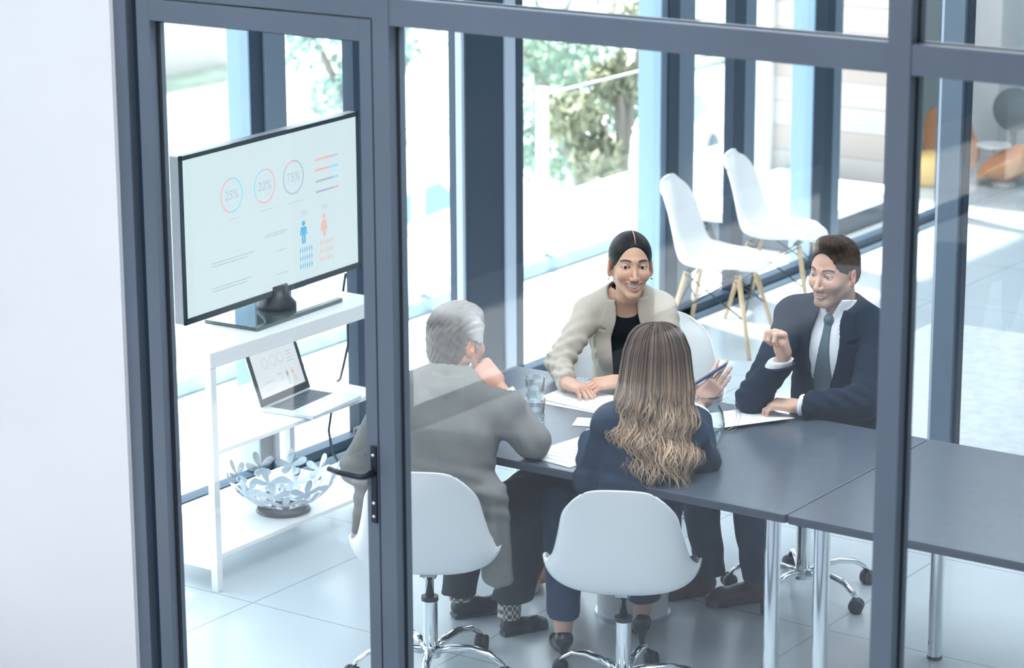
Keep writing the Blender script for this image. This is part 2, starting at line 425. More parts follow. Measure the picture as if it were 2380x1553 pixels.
# glazed door
door = thing('door_1', 'glazed door in a grey metal frame with a black lever handle', 'door', (0, 0, 0)); door['kind'] = 'structure'
dx0, dx1 = -5.368, -4.505
box('stile', M['frame'], dx0, -5.318, FY0, FY1 - .01, .01, 2.341, door, .0015)
box('stile', M['frame'], -4.546, dx1, FY0, FY1 - .01, .01, 2.341, door, .0015)
box('top_rail', M['frame'], -5.318, -4.546, FY0, FY1 - .01, 2.279, 2.341, door, .0015)
box('bottom_rail', M['frame'], -5.318, -4.546, FY0, FY1 - .01, .01, .10, door, .0015)
ypane('glass_pane', -5.321, -4.543, .095, 2.284, y=GY - .004, par=door)
g = MB()
for y0, y1 in ((GY - .010, GY - .0045), (GY - .0035, GY + .001)):
    g.box(-5.318, -5.311, y0, y1, .1, 2.279).box(-4.553, -4.546, y0, y1, .1, 2.279).box(-5.318, -4.546, y0, y1, 2.272, 2.279)
g.build('gasket', M['gasket'], door)
hd = box('handle_plate', M['black'], -4.528, -4.507, FY0 - .008, FY0, .895, 1.125, door, .002)
MB().tube([(-4.518, FY0 - .004, 1.045), (-4.518, FY0 - .05, 1.045), (-4.53, FY0 - .058, 1.045), (-4.60, FY0 - .058, 1.045), (-4.645, FY0 - .052, 1.047)], [.011, .010, .0095, .009, .008], 14).build('lever', M['black'], hd, smooth=True)
for z in (1.098, .915, .955): MB().lathe([(0, 0), (.005, .0), (.005, .003), (0, .004)], 12, Matrix.Translation((-4.516, FY0 - .008, z)) @ Matrix.Rotation(PI / 2, 4, 'X')).build('screw', M['chrome'], hd, smooth=True)

# facade on the street side (plane x = -6.8): posts, sill, panes
def fpost(parts):
    for y0, y1, x0, x1, m in parts: struct(box('trim_3', M[m], x0, x1, y0, y1, 0.0, 3.6, bevel=.003))
LB = 'steel_lit_side'
M[LB] = mat('lit_side_steel', (.22, .34, .46), .35)  # paler blue copy of the post steel: light on side faces put into colour
M['steel_pale'] = mat('pale_steel', (.42, .50, .60), .4)
fpost([(7.985, 8.20, -6.90, -6.80, 'frame_dark'), (8.06, 8.185, -6.80, -6.785, 'frame_mid'), (7.975, 7.985, -6.91, -6.80, LB)])
fpost([(8.635, 8.70, -6.86, -6.80, 'frame_dark')])
fpost([(9.385, 9.405, -6.83, -6.795, 'steel_pale'), (9.43, 9.71, -6.90, -6.80, 'frame_dark'), (9.71, 9.79, -6.88, -6.79, 'steel_pale'), (9.79, 9.865, -6.88, -6.80, 'frame_dark')])
fpost([(11.05, 11.36, -6.92, -6.80, 'frame_mid'), (11.10, 11.20, -6.80, -6.79, 'frame_dark'), (11.04, 11.05, -6.93, -6.80, LB)])
fpost([(11.75, 11.86, -6.86, -6.80, 'frame_dark'), (11.86, 11.97, -6.87, -6.80, 'frame_mid')])
fpost([(12.60, 12.82, -6.90, -6.80, 'frame_dark'), (12.82, 12.91, -6.90, -6.80, 'frame_mid'), (12.585, 12.60, -6.93, -6.80, LB)])
fpost([(14.30, 14.45, -6.90, -6.80, 'frame_dark')])
for y0, y1 in ((5.6, 5.75), (4.05, 4.2), (2.66, 3.35), (.675, 1.62), (-1.95, -1.20), (-3.4, -3.2), (-5.2, -4.6), (-7.1, -6.9)): fpost([(y0, y1, -6.90, -6.80, 'frame_dark')])
struct(box('ceiling', M['wall'], -7.0, 3.1, -9.1, 16.8, 3.62, 3.8))  # unseen ceiling, added to keep the sun out of the rooms
struct(box('trim_4', M['frame_dark'], -6.87, -6.80, -9, 14.45, 0, .075)); struct(box('trim_4', M['frame_mid'], -6.86, -6.785, 5.95, 14.45, 0, .03))
struct(box('trim_4', M['frame_mid'], -6.87, -6.80, -9, 14.45, 3.5, 3.6))
def xpane(name, y0, y1, z0, z1, x, m='glass_out', par=None):
    return single_pane(name, [(x, y0, z0), (x, y1, z0), (x, y1, z1), (x, y0, z1)], m, par)
ys = [5.95, 7.975, 8.635, 9.43, 11.04, 11.75, 12.585, 14.30]; ye = [7.975, 8.635, 9.43, 11.04, 11.75, 12.585, 14.30]
for i in range(7): struct(xpane('window_%d' % (i + 5), ys[i], ye[i], .07, 3.5, -6.84))
struct(xpane('window_12', -8.9, 5.78, .07, 3.5, -6.84))
# far partition behind the table, seen right of the mullion
struct(box('trim_5', M['frame_mid'], -4.445, -4.36, 9.25, 9.33, 0, 3.6, bevel=.002)); struct(box('trim_5', M['steel_pale'], -4.456, -4.445, 9.25, 9.33, 0, 3.6))
struct(box('trim_5', M['frame_dark'], -4.36, -4.345, 9.27, 9.31, 0, 3.6))
struct(ypane('window_13', -4.35, 2.9, 0.0, 3.6, y=9.29))
# back wall of the lounge and pale pilaster
M['wall_cool'] = mat('cool_wall', (.50, .58, .60), .9)
struct(box('floor', M['floor'], -8.6, -6.86, 14.5, 17, -.1, 0)); struct(box('wall_sun_block', M['wall'], -8.62, -8.5, 15.15, 16.8, 0, 3.6)); struct(box('ceiling', M['wall'], -8.7, -7.0, 14.9, 16.8, 3.62, 3.8))  # unseen side wall and ceiling slab added here to block the sun
struct(box('wall_back', M['wall_cool'], -8.6, 3.0, 16.6, 16.8, -.05, 3.6))
struct(box('trim_6', M['wall'], -7.75, -7.42, 16.3, 16.6, -.05, 3.6))
struct(box('trim_6', M['frame_mid'], -7.16, -6.98, 16.45, 16.6, -.05, 3.6))
struct(box('wall_right', M['wall'], 3.0, 3.1, -9, 16.8, 0, 3.6)); struct(box('wall_lobby', M['wall'], -6.9, 3.1, -9.1, -9, 0, 3.6))
# ---- outside
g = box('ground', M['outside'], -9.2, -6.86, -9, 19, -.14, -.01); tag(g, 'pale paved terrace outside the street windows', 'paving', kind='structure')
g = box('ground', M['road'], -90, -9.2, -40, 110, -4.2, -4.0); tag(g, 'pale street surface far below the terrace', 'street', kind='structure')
k = box('kerb_stone', M['kerb'], -8.25, -8.02, 4, 15, -.01, .07, bevel=.01); tag(k, 'blue grey kerb along the foot of the glass balustrade', 'kerb')
bal = thing('glass_balustrade', 'frameless glass balustrade with white posts on the terrace outside', 'balustrade', (-8.1, 10.5, 0))
for i in range(-4, 4):
    y = .30 + 1.13 * i
    box('post', M['white'], -.03, .03, y - .022, y + .022, .07, 1.0, bal, .003)
xb = MB().add([(0, -5, .1), (0, 4.2, .1), (0, 4.2, .95), (0, -5, .95)], [(0, 1, 2, 3)]).build('glass_panel', M['glass_out'], bal)
box('top_rail', M['white'], -.008, .008, -5, 4.2, .95, .962, bal)
M['dark_blocker'] = mat('dark_blocker_matt', (.03, .04, .05), .9, spec=.2)
o = box('reflection_wall', M['dark_blocker'], -8.5, -8.28, -9, 5.2, -.01, 2.3); tag(o, 'unseen dark wall added outside the lobby windows to darken reflections in the glass', 'wall')  # added out of view to keep bright reflections off the partition glass
# timber clad wall
pm = bpy.data.materials.new('pale_timber_planks'); pm.use_nodes = True
n, l = pm.node_tree.nodes, pm.node_tree.links; b = n['Principled BSDF']; b.inputs['Roughness'].default_value = .8
ge = n.new('ShaderNodeNewGeometry'); s = n.new('ShaderNodeSeparateXYZ'); l.new(ge.outputs['Position'], s.inputs[0])
mm = n.new('ShaderNodeMath'); mm.operation = 'MULTIPLY'; mm.inputs[1].default_value = 6.3; l.new(s.outputs['Z'], mm.inputs[0])
fl = n.new('ShaderNodeMath'); fl.operation = 'FLOOR'; l.new(mm.outputs[0], fl.inputs[0])
wnz = n.new('ShaderNodeTexWhiteNoise'); wnz.noise_dimensions = '1D'; l.new(fl.outputs[0], wnz.inputs['W'])
rp = n.new('ShaderNodeValToRGB'); rp.color_ramp.elements[0].color = (.45, .37, .33, 1); rp.color_ramp.elements[1].color = (.54, .49, .46, 1); l.new(wnz.outputs['Value'], rp.inputs[0])
fc = n.new('ShaderNodeMath'); fc.operation = 'FRACT'; l.new(mm.outputs[0], fc.inputs[0]); lt = n.new('ShaderNodeMath'); lt.operation = 'LESS_THAN'; lt.inputs[1].default_value = .07; l.new(fc.outputs[0], lt.inputs[0])
mx = n.new('ShaderNodeMix'); mx.data_type = 'RGBA'; mx.inputs['B'].default_value = (.38, .33, .31, 1); l.new(lt.outputs[0], mx.inputs['Factor']); l.new(rp.outputs[0], mx.inputs['A']); l.new(mx.outputs['Result'], b.inputs['Base Color'])
M['plank'] = pm
o = box('timber_wall', pm, -8.45, -7.56, 14.95, 15.15, -.02, 3.4); tag(o, 'wall clad in pale horizontal planks beyond the street windows', 'wall')
box('edge_board', M['wall'], -8.50, -8.36, 14.90, 14.95, -.02, 3.4, o)
# brick building across the street, very pale
bb = thing('pale_building', 'washed-out pale brick building across the street at the upper left', 'building', (-34, 30, -4))
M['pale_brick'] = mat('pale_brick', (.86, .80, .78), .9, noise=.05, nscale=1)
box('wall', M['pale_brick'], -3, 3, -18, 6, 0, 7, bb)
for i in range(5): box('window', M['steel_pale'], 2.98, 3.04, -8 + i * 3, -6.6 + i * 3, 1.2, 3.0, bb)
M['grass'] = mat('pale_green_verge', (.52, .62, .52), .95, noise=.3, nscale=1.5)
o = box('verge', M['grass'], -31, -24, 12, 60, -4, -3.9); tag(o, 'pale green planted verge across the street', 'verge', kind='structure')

# ---- trees
def leafball(mb, c, r, n, sz, rg):
    for _ in range(n):
        d = Vector((rg.gauss(0, 1), rg.gauss(0, 1), rg.gauss(0, 1))).normalized() * r * rg.uniform(.35, 1)
        p = Vector(c) + Vector((d.x, d.y, d.z * .8)); q = Euler((rg.uniform(0, 6), rg.uniform(0, 6), rg.uniform(0, 6))).to_matrix()
        s = sz * rg.uniform(.6, 1.3)
        mb.add([p + q @ Vector(v) for v in ((-s, 0, 0), (0, -s * .45, 0), (s, 0, .1 * s), (0, s * .45, 0))], [(0, 1, 2, 3)])
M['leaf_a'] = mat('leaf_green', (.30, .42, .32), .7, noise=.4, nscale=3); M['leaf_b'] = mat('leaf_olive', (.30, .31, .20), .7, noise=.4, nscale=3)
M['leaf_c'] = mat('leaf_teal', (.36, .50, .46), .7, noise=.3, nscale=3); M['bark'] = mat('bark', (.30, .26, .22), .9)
def tree(x, y, zc, blobs, mk, label, seed, sz=.055, n=480):
    rg = random.Random(seed); t = thing('street_tree', label, 'tree', (x, y, -4), 0, 'trees across the street'); h = zc + 4
    tr = MB().tube([(0, 0, 0), (.05, .03, h * .5), (0, .05, h)], [.13, .09, .05], 8); lf = MB()
    for cx_, cy_, cz_, r_ in blobs:
        c = (cx_, cy_, h + cz_); tr.tube([(.03, .03, h * .8), (cx_ * .6, cy_ * .6, h + cz_ * .6), c], [.05, .03, .01], 6); leafball(lf, c, r_, n, sz, rg)
    tr.build('trunk', M['bark'], t, smooth=True); lf.build('foliage', M[mk], t)
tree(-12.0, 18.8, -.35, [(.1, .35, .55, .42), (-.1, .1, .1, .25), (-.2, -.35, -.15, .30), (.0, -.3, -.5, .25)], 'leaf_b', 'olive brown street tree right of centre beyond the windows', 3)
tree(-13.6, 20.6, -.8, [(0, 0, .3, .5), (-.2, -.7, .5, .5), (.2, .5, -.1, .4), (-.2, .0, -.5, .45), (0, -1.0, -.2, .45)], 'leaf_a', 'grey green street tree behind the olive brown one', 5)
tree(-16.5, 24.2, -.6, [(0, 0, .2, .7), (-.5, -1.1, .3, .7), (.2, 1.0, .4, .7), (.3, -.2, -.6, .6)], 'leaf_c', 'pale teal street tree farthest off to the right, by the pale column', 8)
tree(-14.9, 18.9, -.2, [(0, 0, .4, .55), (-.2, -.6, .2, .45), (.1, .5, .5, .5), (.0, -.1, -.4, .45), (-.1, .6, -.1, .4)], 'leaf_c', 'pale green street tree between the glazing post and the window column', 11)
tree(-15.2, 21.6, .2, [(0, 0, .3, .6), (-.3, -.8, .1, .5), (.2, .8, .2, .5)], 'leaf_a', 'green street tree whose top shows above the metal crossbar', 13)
# ---- cars (washed out by daylight)
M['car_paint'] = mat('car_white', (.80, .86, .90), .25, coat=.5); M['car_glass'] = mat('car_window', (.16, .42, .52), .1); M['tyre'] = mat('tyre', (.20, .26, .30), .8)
def car(loc, rz, label):
    t = thing('parked_car', label, 'car', loc, rz, 'parked cars')
    prof = [(-2.1, .35), (-2.15, .75), (-2.0, .95), (-1.5, 1.0), (-.9, 1.42), (.5, 1.45), (1.15, 1.0), (1.95, .88), (2.15, .65), (2.1, .32)]
    T = Matrix.Rotation(PI / 2, 4, 'X')
    MB().prism(prof, -.85, .85, T).build('body', M['car_paint'], t, bevel=.08, segs=3)
    MB().prism([(-1.3, 1.04), (-.85, 1.34), (.45, 1.37), (.95, 1.04)], -.87, .87, T).build('side_window', M['car_glass'], t)
    MB().add([(.60, -.7, 1.42), (.60, .7, 1.42), (1.16, .75, 1.03), (1.16, -.75, 1.03)], [(0, 1, 2, 3)]).build('windscreen', M['car_glass'], t, solid=.02)
    for x in (-1.35, 1.35):
        for y in (-.8, .8): MB().lathe([(0, -.1), (.30, -.1), (.33, -.06), (.33, .06), (.30, .1), (0, .1)], 20, Matrix.Translation((x, y, .33)) @ Matrix.Rotation(PI / 2, 4, 'X')).build('wheel', M['tyre'], t, smooth=True)
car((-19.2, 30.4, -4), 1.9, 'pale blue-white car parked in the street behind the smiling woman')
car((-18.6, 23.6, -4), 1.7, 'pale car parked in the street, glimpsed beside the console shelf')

# ================================================================== FURNITURE
# meeting tables
def mtable(x0, x1, label):
    t = thing('meeting_table', label, 'table', ((x0 + x1) / 2, 7.4, 0), 0, 'grey meeting tables'); w = (x1 - x0) / 2
    MB().prism(rpoly(-w, w, -.475, .505, .012, 4), .712, .74).build('tabletop', M['table'], t, bevel=.002)
    MB().prism(rpoly(-w - .0005, w + .0005, -.4755, .5055, .012, 4), .714, .735).build('edge_band', M['table_edge'], t)
    for sx in (-1, 1):
        for y in (-.40, .425):
            lg = MB().lathe([(.025, .012), (.025, .05), (.0255, .10), (.0255, .712)], 28, Matrix.Translation((sx * (w - .085), y, 0))).build('leg', M['chrome'], t, auto=40)
            MB().lathe([(.026, 0), (.026, .012)], 28, Matrix.Translation((sx * (w - .085), y, 0))).build('foot', M['black'], lg)
    box('modesty_rail', M['table_edge'], -w + .09, w - .09, -.02, .02, .67, .712, t)
    return t
mtable(-5.49, -3.802, 'grey meeting table with chrome legs, the one the four people sit at')
mtable(-3.798, -2.13, 'empty grey meeting table joined on at the right, passing behind the mullion')

# console shelf
cs = thing('console_shelf', 'white three-tier metal console shelf against the left windows', 'shelf', (-6.147, 6.955, 0))
for x in (-.03, -.50):
    for y in (0, .965): box('leg', M['white'], x, x + .03, y, y + .03, 0, .84, cs, .002)
box('top_shelf', M['white'], -.505, .003, -.003, .998, .84, .90, cs, .004)
box('middle_shelf', M['white'], -.50, -.001, .002, .993, .515, .532, cs, .002)
box('bottom_shelf', M['white'], -.50, -.001, .002, .993, .125, .142, cs, .002)
for z in (.47, .08):
    box('end_rail', M['white'], -.47, -.03, .004, .026, z, z + .045, cs)

def text_mesh(name, s, size, m, parent, loc, rot, sx=1):
    cu = bpy.data.curves.new(name, 'FONT'); cu.body = s; cu.size = size; cu.align_x = 'CENTER'; cu.align_y = 'CENTER'
    tmp = bpy.data.objects.new(name + '_tmp', cu); COL.objects.link(tmp)
    me = bpy.data.meshes.new_from_object(tmp.evaluated_get(bpy.context.evaluated_depsgraph_get())); bpy.data.objects.remove(tmp, do_unlink=True)
    me.materials.clear(); me.materials.append(m); o = bpy.data.objects.new(name, me); COL.objects.link(o); o.parent = parent; o.location = loc; o.rotation_euler = rot; o.scale = (sx, 1, 1); return o
def chart(par, w, h, T, mats, ntxt=True):
    """slide with ring charts, bars and people icons; T maps slide metres (x right, y up, origin top left) to the parent"""
    eps = .0012
    def ring(name, u, v, r, a0, a1, t, m):
        mb = MB(); N = 40
        vs = []; fs = []
        for i in range(N + 1):
            a = a0 + (a1 - a0) * i / N
            for rr in (r, r - t): vs.append(T @ Vector((u * w + rr * math.cos(a), -v * h + rr * math.sin(a), eps)))
        for i in range(N): fs.append((2 * i, 2 * i + 1, 2 * i + 3, 2 * i + 2))
        mb.add(vs, fs).build(name, m, par)
    def rect(mb, u0, u1, v0, v1, e=eps): mb.add([T @ Vector((u * w, -v * h, e)) for u, v in ((u0, v0), (u1, v0), (u1, v1), (u0, v1))], [(0, 1, 2, 3)])
    R_, t_ = .113 * h, .010 * h
    for u, v, ma, mb2, split in ((.262, .30, 'A', 'B', 2.2), (.448, .30, 'A', 'B', 1.1), (.615, .295, 'C', 'B', .9)):
        a = PI / 2
        if ma == 'C': ring('chart_ring', u, v, R_, a + .7, a + 2 * PI, t_, mats['C']); ring('chart_ring', u, v, R_, a, a + .7, t_, mats['B'])
        elif u < .4: ring('chart_ring', u, v, R_, a - 3.3, a, t_, mats['A']); ring('chart_ring', u, v, R_, a, a + 2 * PI - 3.3, t_, mats['B'])
        else: ring('chart_ring', u, v, R_, a + 2.3, a, t_, mats['A']); ring('chart_ring', u, v, R_, a - 3.9, a, t_, mats['B'])
    mA, mB_, mC = MB(), MB(), MB()
    for v, su, main, end in ((.215, .86, mB_, mA), (.285, .83, mB_, mA), (.36, .855, mC, mA), (.43, .855, mC, mB_)):
        for mk_, u0, u1 in ((main, .745, su), (end, su, .885)):
            b_ = MB(); rect(b_, u0, u1, v, v + .014); b_.build('chart_bar', mats['A' if mk_ is mA else ('B' if mk_ is mB_ else 'C')], par)
    for u0, u1, v in ((.24, .30, .45), (.42, .50, .455), (.58, .67, .46)): b_ = MB(); rect(b_, u0, u1, v, v + .003); b_.build('caption_line', mats['C'], par)
    mt = MB()
    for (u0, u1, v) in ((.44, .57, .62), (.44, .56, .635), (.14, .38, .70), (.14, .34, .72), (.50, .57, .745), (.14, .36, .86), (.14, .33, .88), (.50, .57, .90)): b_ = MB(); rect(b_, u0, u1, v, v + .006); b_.build('text_line', mats['T'], par)
    def person_icon(mb, u, v, s, skirt=False, sx=1.0):
        N = 12; vs = [T @ Vector((u * w + sx * s * .12 * math.cos(2 * PI * i / N), -v * h - s * .12 + s * .12 * math.sin(2 * PI * i / N), eps)) for i in range(N)]
        mb.add(vs, [tuple(range(N))])
        bd = [(-.2, .27), (.2, .27), (.26, .62), (.17, .62), (.13, .36), (.13, 1.0), (.02, 1.0), (.02, .64), (-.02, .64), (-.02, 1.0), (-.13, 1.0), (-.13, .36), (-.17, .62), (-.26, .62)] if not skirt else \
             [(-.17, .27), (.17, .27), (.27, .72), (.10, .74), (.10, 1.0), (-.10, 1.0), (-.10, .74), (-.27, .72)]
        mb.add([T @ Vector((u * w + s * a * sx, -v * h - s * c, eps)) for a, c in bd], [tuple(range(len(bd)))])
    iA, iB = MB(), MB(); person_icon(iA, .668, .60, .155 * h); person_icon(iB, .792, .595, .150 * h, True)
    iA.build('man_icon', mats['D'], par); iB.build('woman_icon', mats['E'], par)
    gA, gB = MB(), MB()
    for r_ in range(3):
        for c in range(6):
            gA = MB(); person_icon(gA, .646 + .0135 * c, .775 + .054 * r_, .042 * h, False, .62); gA.build('small_icon', mats['D'], par)
            gB = MB(); person_icon(gB, .768 + .0150 * c, .765 + .056 * r_, .042 * h, True, .62); gB.build('small_icon', mats['E'], par)
    if ntxt:
        rot = T.to_3x3().to_euler()
        for s_, u, v, sz in (('25%', .262, .30, .085), ('22%', .448, .30, .085), ('75%', .615, .295, .085), ('70%', .672, .555, .045), ('30%', .797, .55, .045)):
            text_mesh('percent_text', s_, sz * h, mats['T'], par, T @ Vector((u * w, -v * h, eps)), rot)
def tv_T(x0, z1, y): return Matrix(((1, 0, 0, x0), (0, 0, -1, y), (0, 1, 0, z1), (0, 0, 0, 1)))

tv = thing('television', 'large flat television showing a chart slide, on top of the console shelf', 'television', (-6.345, 7.545, .90), math.radians(92.7))
tw, th_ = 1.09, .615; z0 = .068
scr_case = box('casing', M['bezel_grey'], -tw / 2, tw / 2, -.012, .03, z0, z0 + th_, tv, .004)
fr = MB()
for a in ((-tw / 2, tw / 2, z0, z0 + .022), (-tw / 2, tw / 2, z0 + th_ - .016, z0 + th_), (-tw / 2, -tw / 2 + .014, z0, z0 + th_), (tw / 2 - .014, tw / 2, z0, z0 + th_)): fr.box(a[0], a[1], -.02, -.0125, a[2], a[3])
fr.build('bezel', M['bezel'], tv)
scr = box('screen', M['screen'], -tw / 2 + .012, tw / 2 - .012, -.016, -.0125, z0 + .02, z0 + th_ - .014, tv)
chart(scr, tw - .028, th_ - .038, tv_T(-tw / 2 + .014, z0 + th_ - .016, -.016), dict(A=M['c_blue'], B=M['c_red'], C=M['c_grey'], D=M['c_blue2'], E=M['c_pink'], T=M['c_text']))
MB().lathe([(.075, 0), (.075, .02), (.05, .05), (.045, .09)], 24, Matrix.Translation((0.02, .0, .012))).build('neck', M['black'], tv, smooth=True)
M['tv_foot'] = mat('glossy_tv_foot', (.05, .09, .09), .06, coat=1)
MB().prism(rpoly(-.27, .27, -.13, .12, .01), .0, .014).build('foot', M['tv_foot'], tv, bevel=.002)

lp = thing('laptop', 'open silver laptop showing the same chart slide, on the middle shelf', 'laptop', (-6.36, 7.62, .533), math.radians(95.5))
lw, ld = .335, .24
MB().prism(rpoly(-lw / 2, lw / 2, -ld, 0, .01), 0, .014).build('base', M['alu'], lp, bevel=.002)
kb = MB()
kb.box(-lw / 2 + .03, lw / 2 - .03, -.125, -.02, .014, .0145); kbo = kb.build('keyboard', M['bezel'], lp)
ky = MB()
for r_ in range(6):
    for c in range(14): ky.box(-lw / 2 + .034 + c * .0193, -lw / 2 + .034 + c * .0193 + .015, -.122 + r_ * .017, -.122 + r_ * .017 + .013, .0145, .0155)
ky.build('keys', mat('key_grey', (.07, .10, .13), .4), kbo)
tilt = math.radians(19); LT = Matrix.Translation((0, -.002, .014)) @ Matrix.Rotation(-tilt, 4, 'X')
MB().box(-lw / 2, lw / 2, 0, .006, 0, .225, LT).build('lid', M['alu'], lp, bevel=.001)
MB().box(-lw / 2 + .001, lw / 2 - .001, -.001, .0, .001, .224, LT).build('screen_surround', mat('laptop_surround', (.055, .06, .065), .3), lp)
ls = MB().box(-lw / 2 + .022, lw / 2 - .022, -.002, -.0012, .028, .205, LT).build('screen', M['screen2'], lp)
chart(ls, lw - .044, .177, LT @ tv_T(-lw / 2 + .022, .205, -.002), dict(A=M['l_grey'], B=M['l_grey'], C=M['l_grey'], D=M['l_teal'], E=M['l_orange'], T=M['l_grey']), False)

# silver flower bowl
bw = thing('flower_bowl', 'silver metal fruit bowl made of cut-out flower shapes, on the bottom shelf', 'bowl', (-6.285, 7.50, .142))
def petal(mb, c, nrm, tdir, L_, wd):
    n_ = Vector(nrm).normalized(); t = Vector(tdir); t = (t - n_ * t.dot(n_)).normalized(); s_ = n_.cross(t); N = 10
    ring_ = []
    for i in range(2 * N):
        a = PI * i / N; x = (1 - math.cos(a)) / 2; yv = math.sin(a) * wd * (.45 + .75 * x)
        ring_.append(Vector(c) + t * (x * L_) + s_ * yv + n_ * (.012 * x * x))
    mb.add([p for p in ring_], [tuple(range(2 * N))])
rg = random.Random(4)
for ri, (rr, zz, nn, sl) in enumerate(((.085, .028, 6, .35), (.145, .062, 9, .65), (.195, .115, 10, 1.0))):
    for i in range(nn):
        a = 2 * PI * (i + .5 * (ri % 2)) / nn + .2
        rad = Vector((math.cos(a), math.sin(a), 0)); nrm = (-rad * math.sin(sl) + Vector((0, 0, 1)) * math.cos(sl))
        mb = MB(); c = rad * rr + Vector((0, 0, zz)); np_ = 5
        for k_ in range(np_):
            b2 = 2 * PI * k_ / np_ + rg.uniform(-.2, .2) + PI / 2
            upv_ = (rad * math.cos(sl) + Vector((0, 0, 1)) * math.sin(sl)); sd = nrm.cross(upv_)
            petal(mb, c, nrm, upv_ * math.sin(b2) + sd * math.cos(b2), .066 if math.sin(b2) > .1 else .045, .016)
        mb.build('flower', M['steel_bowl'] if 'steel_bowl' in M else M.setdefault('steel_bowl', mat('brushed_silver', (.50, .58, .64), .3, .9)), bw, solid=.0015)
MB().lathe([(.095, .004), (.10, 0), (.105, .004), (.10, .012), (.095, .004)], 40).build('base_ring', M['bezel'], bw, smooth=True)

# cable
cb = MB().tube([(-6.70, 8.43, .83), (-6.72, 8.436, .746), (-6.72, 8.463, .62), (-6.72, 8.463, .52), (-6.72, 8.43, .436), (-6.72, 8.404, .382), (-6.72, 8.381, .377), (-6.72, 8.371, .351), (-6.72, 8.34, .245), (-6.72, 8.323, .183), (-6.72, 8.342, .086), (-6.70, 8.37, .02), (-6.68, 8.45, .01)], .006, 8).build('power_cable', M['cable'], smooth=True)
tag(cb, 'thin black power cable hanging down behind the right end of the console shelf', 'cable')
pb = thing('power_strip', 'dark power strip with a coiled lead on the floor under the left windows', 'power strip', (-6.66, 8.50, 0), 1.5)
box('housing', M['black'], -.02, .34, -.035, .035, 0, .045, pb, .008)
MB().tube([(.02 + .16 * math.cos(a) + .12, -.01 + .07 * math.sin(a) , .055 + .012 * math.sin(3 * a)) for a in [i * .35 for i in range(34)]], .007, 8).build('lead', M['frame_mid'], pb, smooth=True)

# chairs: seat shells
def shell(rows, name, m, parent, nu=17, p=2.6):
    """rows front to back: (y, z, half width, forward curl, side rise)"""
    def ev(s):
        x = s * (len(rows) - 1); i = min(int(x), len(rows) - 2); t = x - i
        g = lambda k_: rows[max(0, min(len(rows) - 1, k_))]
        return [.5 * (2 * g(i)[c] + (g(i + 1)[c] - g(i - 1)[c]) * t + (2 * g(i - 1)[c] - 5 * g(i)[c] + 4 * g(i + 1)[c] - g(i + 2)[c]) * t * t + (3 * g(i)[c] - g(i - 1)[c] - 3 * g(i + 1)[c] + g(i + 2)[c]) * t ** 3) for c in range(5)]
    def fn(s, u_):
        y, z, w_, c, r_ = ev(s); u = 2 * u_ - 1; au = abs(u)
        return Vector((w_ * math.sin(u * 1.45) / math.sin(1.45), y + c * au ** 2, z + r_ * au ** p))
    return MB().grid(fn, 45, nu * 2 - 1).build(name, m, parent, smooth=True, solid=.007)
ROWS_ARM = [(.23, .375, .15, -.05, .0), (.215, .395, .19, -.04, .02), (.12, .40, .225, -.01, .05), (.02, .39, .24, 0, .075), (-.07, .385, .25, .02, .115), (-.14, .40, .25, .05, .10), (-.185, .455, .235, .085, .045), (-.21, .53, .215, .085, .0), (-.23, .62, .195, .07, -.01), (-.245, .70, .18, .05, -.02), (-.255, .755, .155, .03, -.035), (-.258, .782, .12, .015, -.03)]
def swivel_base(t, a0, zt=.385):
    MB().lathe([(.085, zt - .004), (.08, zt - .012), (.03, zt - .03), (.022, zt - .05), (.014, zt - .052), (.014, .27)], 28).build('gas_lift', M['chrome'], t, smooth=True)
    MB().lathe([(.014, .272), (.029, .272), (.029, .258), (.014, .258)], 24).build('collar', M['black'], t)
    MB().lathe([(.0255, .26), (.0255, .10), (.034, .09), (.034, .06), (0, .055)], 28).build('column', M['chrome'], t, auto=40)
    for k_ in range(5):
        a = a0 + k_ * 2 * PI / 5; d = Vector((math.cos(a), math.sin(a), 0))
        lg = MB().tube([d * .02 + Vector((0, 0, .082)), d * .08 + Vector((0, 0, .098)), d * .15 + Vector((0, 0, .105)), d * .21 + Vector((0, 0, .095)), d * .25 + Vector((0, 0, .07)), d * .265 + Vector((0, 0, .052))], [.019, .018, .016, .014, .012, .011], 12, flat=.7).build('leg', M['chrome'], t, smooth=True)
        cm = Matrix.Translation(d * .268 + Vector((0, 0, .027))) @ Matrix.Rotation(a + .6, 4, 'Z') @ Matrix.Rotation(PI / 2, 4, 'X')
        MB().lathe([(0, -.024), (.022, -.024), (.027, -.018), (.027, -.004), (.02, -.002), (.02, .002), (.027, .004), (.027, .018), (.022, .024), (0, .024)], 20, cm).build('caster', M['black'], lg, smooth=True)
def office_chair(loc, face, a0, label, rows=ROWS_ARM):
    """face: heading of the sitter (radians, world)"""
    rz = face - PI / 2
    t = thing('swivel_chair', label, 'chair', loc, rz, 'white swivel chairs at the table')
    shell(rows, 'seat_shell', M['shell'], t); swivel_base(t, a0 - rz)
    MB().box(-.10, .10, -.02, .02, .372, .384).box(-.02, .02, -.10, .10, .372, .384).build('mounting_bracket', M['steel'], t)
    return t
VIEW = PI / 2 + YAW
office_chair((-4.41, 6.96, 0), VIEW - .12, math.radians(30), 'white shell swivel chair holding the long-haired woman in navy')
office_chair((-5.047, 6.764, 0), PI / 2 + .52, math.radians(14), 'white shell swivel chair holding the grey-haired man')
office_chair((-4.395, 8.14, 0), -PI / 2 - .35, math.radians(-88), 'white shell swivel chair holding the man in the dark suit')
ROWS_B = [(y, z, w_ * 1.22, c * 1.3, r_ * 1.6) if i < 7 else (y, z + .05, w_ * 1.40, c * 1.6, r_) for i, (y, z, w_, c, r_) in enumerate(ROWS_ARM)]
